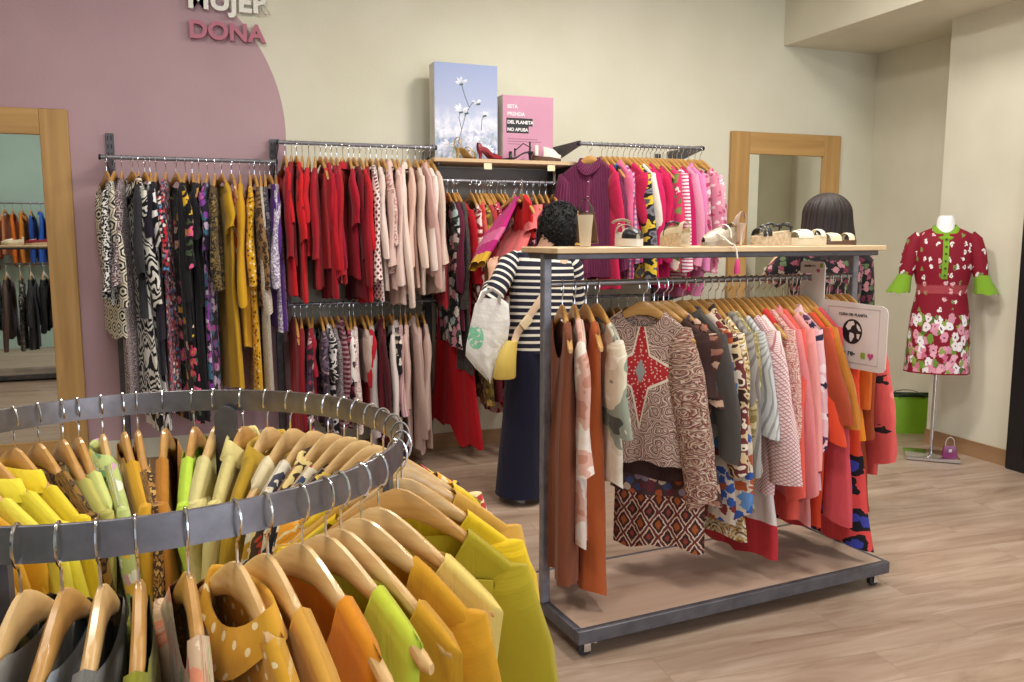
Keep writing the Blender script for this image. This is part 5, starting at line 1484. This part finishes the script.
# the cloth tote on her forearm
t = thing('tote_bag', 'white cloth tote with green print hanging from the striped arm', 'bag', P1 + Vector((-.375, -.10, 1.205)), radians(-8))
b = MB(); rows = {-1: [], 1: []}
out = [(.0, -.05, .07), (-.03, -.075, .115), (-.14, -.10, .12), (-.25, -.125, .105), (-.315, -.13, .09), (-.385, -.075, .062), (-.455, -.01, .012)]
uvr = []
for sd in (-1, 1):
    for z, x0, x1 in out:
        rows[sd].append([(x0 + (x1 - x0) * k / 14 + .02, sd * (.035 * sin(pi * k / 14) ** .6 + .004 * sin(k * 1.3 + z * 20)) * min(1, .35 + -z * 3), z + .015 * sin(k * .7) * (1 if z < -.3 else 0)) for k in range(15)])


def tote_mat():
    m, nt, b_ = newmat('tote_cotton', .8)
    tc = nd(nt, 'TexCoord').outputs['Object']
    x, y, z = nd(nt, 'SeparateXYZ', {0: tc}).outputs
    n = nd(nt, 'TexNoise', {'Vector': tc, 'Scale': 40.0, 'Detail': 3.0}).outputs[0]
    d = mth(nt, 'SQRT', mth(nt, 'ADD', mth(nt, 'POWER', mth(nt, 'ADD', x, .055), 2.0), mth(nt, 'POWER', mth(nt, 'MULTIPLY', mth(nt, 'ADD', z, .21), .62), 2.0)))
    k = mth(nt, 'MULTIPLY', mth(nt, 'LESS_THAN', d, .042), mth(nt, 'GREATER_THAN', n, .42))
    nt.links.new(mix(nt, k, hx('dedcd8'), hx('7fc4a0')), b_.inputs['Base Color'])
    bp = nd(nt, 'Bump', {'Strength': .6, 'Distance': .02, 'Height': nd(nt, 'TexNoise', {'Vector': tc, 'Scale': 14.0, 'Detail': 3.0}).outputs[0]}); nt.links.new(bp.outputs[0], b_.inputs['Normal'])
    return m


M_tote = tote_mat()
b.grid(rows[-1]); b.grid([r[::-1] for r in rows[1]]); b.build('bag_body', M_tote, t)
for sd in (-1, 1): MB().sweep([(-.03, sd * .01, -.02), (-.01, sd * .02, .03), (.035, sd * .052, .052), (.075, sd * .045, .02), (.075, sd * .012, -.03)], (.012, .002), N=8).build('handle', M_tote, t)

# yellow bag and its long beige strap
t = thing('shoulder_bag', 'small yellow bucket bag on a long beige strap across the striped back', 'handbag', P1 + Vector((-.275, -.165, .765)), radians(5))
b = MB(); b.loft([[(.066 * k * cos(2 * pi * j / 20) + sh, .05 * k * sin(2 * pi * j / 20), z) for j in range(20)] for z, k, sh in ((0, .9, -.01), (.01, 1.0, -.01), (.10, .88, .0), (.17, .66, .02), (.205, .5, .035))])
b.build('bag_body', plain('yellow_leather', 'd8bd5e', .45, 0, .05), t)
sp = [(.05, .0, .20), (.075, .012, .25), (.15, .012, .34), (.25, .025, .46), (.33, .035, .56), (.40, .06, .655), (.435, .12, .695), (.44, .20, .69)]
MB().sweep(sp, (.022, .002), side=(.6, 0, -.7), N=8).build('strap', plain('beige_strap', 'cfb398', .6), t)
MB().box((.125, .003, .305), (.05, .006, .075), Matrix.Rotation(radians(48), 3, 'Y'), .002).build('buckle_tab', plain('cream_leather_tab', 'dccaa4', .45), t)

# garments she is pulling out of the rail
def pulled(spec, top, d, xdir, gl):
    r = random.Random(len(spec[0]))
    z = -Vector(d).normalized(); x = Vector(xdir); x = (x - z * x.dot(z)).normalized(); y = z.cross(x)
    M = Matrix((x, y, z)).transposed().to_4x4(); M.translation = Vector(top)
    desc, kind, mat, o = spec
    root = thing(kind, desc, CATS.get(kind, kind), (0, 0, 0), 0, gl); root.matrix_world = M
    garment_parts(root, mat, r, kind, dict(o))
    h = hanger('wooden hanger with metal hook carrying the ' + desc.split(' pulled')[0], (0, 0, 0), 0, 'hangers of the clothes being pulled out')
    h.matrix_world = M
    return root


pulled(('magenta and yellow top pulled out diagonally by the striped shopper', 'tank', cloth('bands', [(0, 'c21f7c'), (.34, 'd8699c'), (.44, 'b81c78'), (.53, 'dcae32')], .62), dict(L=.60, ws=.16, W=.09, wav=.005, th=.025)), (1.93, 5.30, 1.80), (-.37, -.28, -.50), (.02, -1, 0), 'clothes being pulled out')
pulled(('coral pink blouse pulled out beside the reaching hand', 'top', S('d8696a'), dict(L=.56, ws=.19, W=.15, sl=.18, th=.03)), (2.03, 5.25, 1.74), (-.36, -.36, -.55), (.05, -1, 0), 'clothes being pulled out')
pulled(('bright scarlet top pulled forward above the striped sleeve', 'top', S('cc1820'), dict(L=.31, ws=.16, W=.15, sl=0, th=.03, nw=.05)), (1.925, 5.10, 1.815), (.02, -.10, -.9), (.02, -1, 0), 'clothes being pulled out')

# shopper with long hair behind the wheeled rack
P2 = Vector((3.135, 3.66, 0))
p2 = thing('person', 'person with long straight dark brown hair in dark flowered blouse behind the wheeled rack', 'person', P2, radians(-12))
Jn = dict(pelvis=(0, 0, .96), waist=(0, .01, 1.11), chest=(0, .01, 1.32), neck=(0, .01, 1.48), head=(0, .03, 1.635), shl=(-.175, .01, 1.43), shr=(.175, .01, 1.43),
          ell=(-.30, .10, 1.30), wrl=(-.17, .13, 1.475), elr=(.25, .06, 1.17), wrr=(.20, .27, 1.22), hipl=(-.09, 0, .88), hipr=(.09, 0, .88), knl=(-.09, .02, .48), knr=(.09, .02, .48), anl=(-.09, 0, .08), anr=(.09, 0, .08))
make_body(p2, Jn, (0, 1, -.1), hand_dirs=dict(l=((.8, .1, .6), (.3, .2, -.9)), r=((-.2, 1, .2), (-.6, 0, -.6))))
M_df = FL('151317', ['8c4a58', 'b07a80', '5a6a4a', '9a8a78', '6a2a3c'], 27, .8, .42)
b = MB(); b.sweep([(0, .01, 1.51), (0, .01, 1.485), (0, .01, 1.455), (0, .01, 1.38), (0, .01, 1.25), (0, .01, 1.12), (0, 0, .98), (0, 0, .86)], [(.068, .064), (.11, .08), (.185, .098), (.205, .125), (.20, .128), (.195, .125), (.21, .14), (.22, .146)], side=(1, 0, 0), N=30, uvseam=True)
b.build('flowered_blouse', M_df, p2)
for pts in ([(-.13, .01, 1.44), (-.18, .015, 1.42), (-.215, .04, 1.38), (-.25, .065, 1.34), (-.278, .083, 1.318)], [(.14, .01, 1.44), (.195, .01, 1.40), (.225, .035, 1.29), (.252, .06, 1.18), (.245, .12, 1.185), (.23, .19, 1.20)]):
    b = MB(); b.sweep(pts, [.058, .074, .068, .066, .066, .070][:len(pts)], N=18, uvseam=True); b.build('flowered_sleeve', M_df, p2)
b = MB(); b.sweep([(0, 0, 1.0), (0, 0, .93), (0, 0, .84)], [(.17, .12), (.188, .132), (.19, .135)], side=(1, 0, 0), N=26, uvseam=True)
for s in (-1, 1): b.sweep([(s * .085, 0, .90), (s * .09, 0, .78), (s * .092, .01, .48), (s * .092, .005, .09)], [(.10, .125), (.105, .12), (.078, .085), (.062, .068)], side=(1, 0, 0), N=22, uvseam=True)
b.build('trousers', S('1e2440'), p2)
b = MB(); rings = []
for i in range(22):
    if i <= 9: ph = pi / 2 * (1 - i / 9); z = 1.66 + .115 * sin(ph); a = .122 * cos(ph) + .004; c = .125 * cos(ph) + .004; yc = .02
    else: k = (i - 9) / 12; z = 1.66 - .56 * k; a = .122 + .035 * sin(min(1, k * 2.2) * pi / 2); c = .125 - .06 * k; yc = .02 - .055 * k
    ring = []
    for j in range(220):
        th = 2 * pi * j / 220; g = 1 + (.012 * sin(23 * th + .4 * sin(i * .3)) + .010 * sin(41 * th + i * .1) + .008 * sin(67 * th)) * min(1, i / 5)
        y = c * sin(th)
        if i > 9: y = min(y, .05 - .07 * (i - 9) / 12)      # open at the face side below the crown
        elif i > 5: y = min(y, .125 - .018 * (i - 5))
        ring.append((a * cos(th) * g, yc + y * g, z + .008 * sin(23 * th) * (i == 21)))
    rings.append(ring)
b.loft(rings); b.build('long_hair', M_dhair, p2)
for s in (-1, 1):
    so, hw = sole(.25, .046, lambda s_: 0, lerpf([(0, .028), (1, .024)]))
    g = so.build('shoe', plain('shoe_navy_sole', '2a3050', .5), p2, loc=(s * .09, .075, .001), rot=(0, 0, radians(90)))
    upper(.25, hw, lambda s_: .026, lerpf([(0, .06), (.4, .06), (.7, .045), (1, .02)]), .05, .45, .6).build('shoe_upper', plain('shoe_blue', '27305c', .6), g)

# ------------------------------------------------------------------ what the tall mirror reflects: another rack and the wall rail opposite
GX = Vector((-1.75, 1.25, 0))
wheeled_rack('second wheeled rack of dark clothes reflected in the tall mirror', GX, 0, .62, .28, 1.44, 1.24, False)
DK = [('black fleece', 'cardigan', S('17171a')), ('charcoal dotted blouse', 'blouse', cloth('dots', '26262a', 'b9b6b2', 40, .2)), ('taupe brown knit', 'cardigan', S('5a4640')), ('black and grey speckled dress', 'dress', FL('1a1a1d', ['b3b0ac', '6d6a68'], 60, .9, .4)),
      ('graphite tunic', 'tunic', S('303036')), ('black blouse', 'blouse', S('131316')), ('grey snake print dress', 'dress', cloth('paisley', ['4a484a', '8c8a8a', '222224'], 26, 3.0)), ('slate top', 'top', S('42454c')), ('jet black trench', 'coat', S('101013')), ('grey lilac flower dress', 'dress', FL('2a2830', ['8f86a0', 'c9c4cc'], 22, .8, .4))]
rail_row([(d, k, m, dict(L=KINDS[k]['L'] * (.85 if k == 'dress' else 1))) for d, k, m in DK], -2.30, -1.20, 1.25, 1.24, 'on the rack seen in the tall mirror', 'dark clothes seen in the tall mirror', 8, 31, base=90)
b = thing('hanging_rail', 'dark rail of orange and blue clothes seen in the tall mirror', 'clothes rail', (0, 0, 0), 0, 'wall mounted clothes rails')
MB().sweep([(-2.75, -1.2, 1.97), (-1.55, -1.2, 1.97)], .0125, N=12).build('rail', M_steel, b)
for x in (-2.7, -1.6): MB().box((x, -1.35, 1.965), (.008, .30, .04)).build('arm', M_dark, b, False)
OB = [('brown orange shirt', 'shirt', S('8a4a20')), ('deep orange blouse', 'blouse', S('c25a1c')), ('peach tank dress', 'tank', S('d8946a')), ('orange cardigan', 'cardigan', S('d2691e')), ('amber orange shirt', 'shirt', S('c9781e')), ('royal blue blouse', 'blouse', S('1f4aa0')),
      ('cobalt shirt', 'shirt', S('2a5fc0')), ('azure blouse', 'blouse', S('3f86d8')), ('pale blue top', 'top', S('8fb8e0')), ('navy cardigan', 'cardigan', S('1c2a58'))]
rail_row([(d, k, m, {}) for d, k, m in OB], -2.72, -1.72, -1.2, 1.97, 'on the far rail seen in the tall mirror', 'orange and blue clothes seen in the tall mirror', 8, 32, base=90)
for i, (x, m, l) in enumerate(((-1.95, M_crm, 'cream flat shoe on the rack reflected in the tall mirror'), (-1.72, M_redl, 'dark red flat shoe on the rack reflected in the tall mirror'), (-1.50, M_grey, 'taupe flat shoe on the rack reflected in the tall mirror'))):
    t = shoe('flat_shoe', l, 'shoe', GX + Vector((x + 1.75, .02, 1.443)), radians(150 + 20 * i), 'shoes seen in the tall mirror')
    zt = lerpf([(0, .03), (1, .02)]); so, hw = sole(.22, .04, lambda s: 0, zt); so.build('sole', M_rope, t)
    upper(.22, hw, zt, lerpf([(0, .06), (.4, .05), (.7, .04), (1, .02)]), .08, .5, .65).build('upper', m, t)
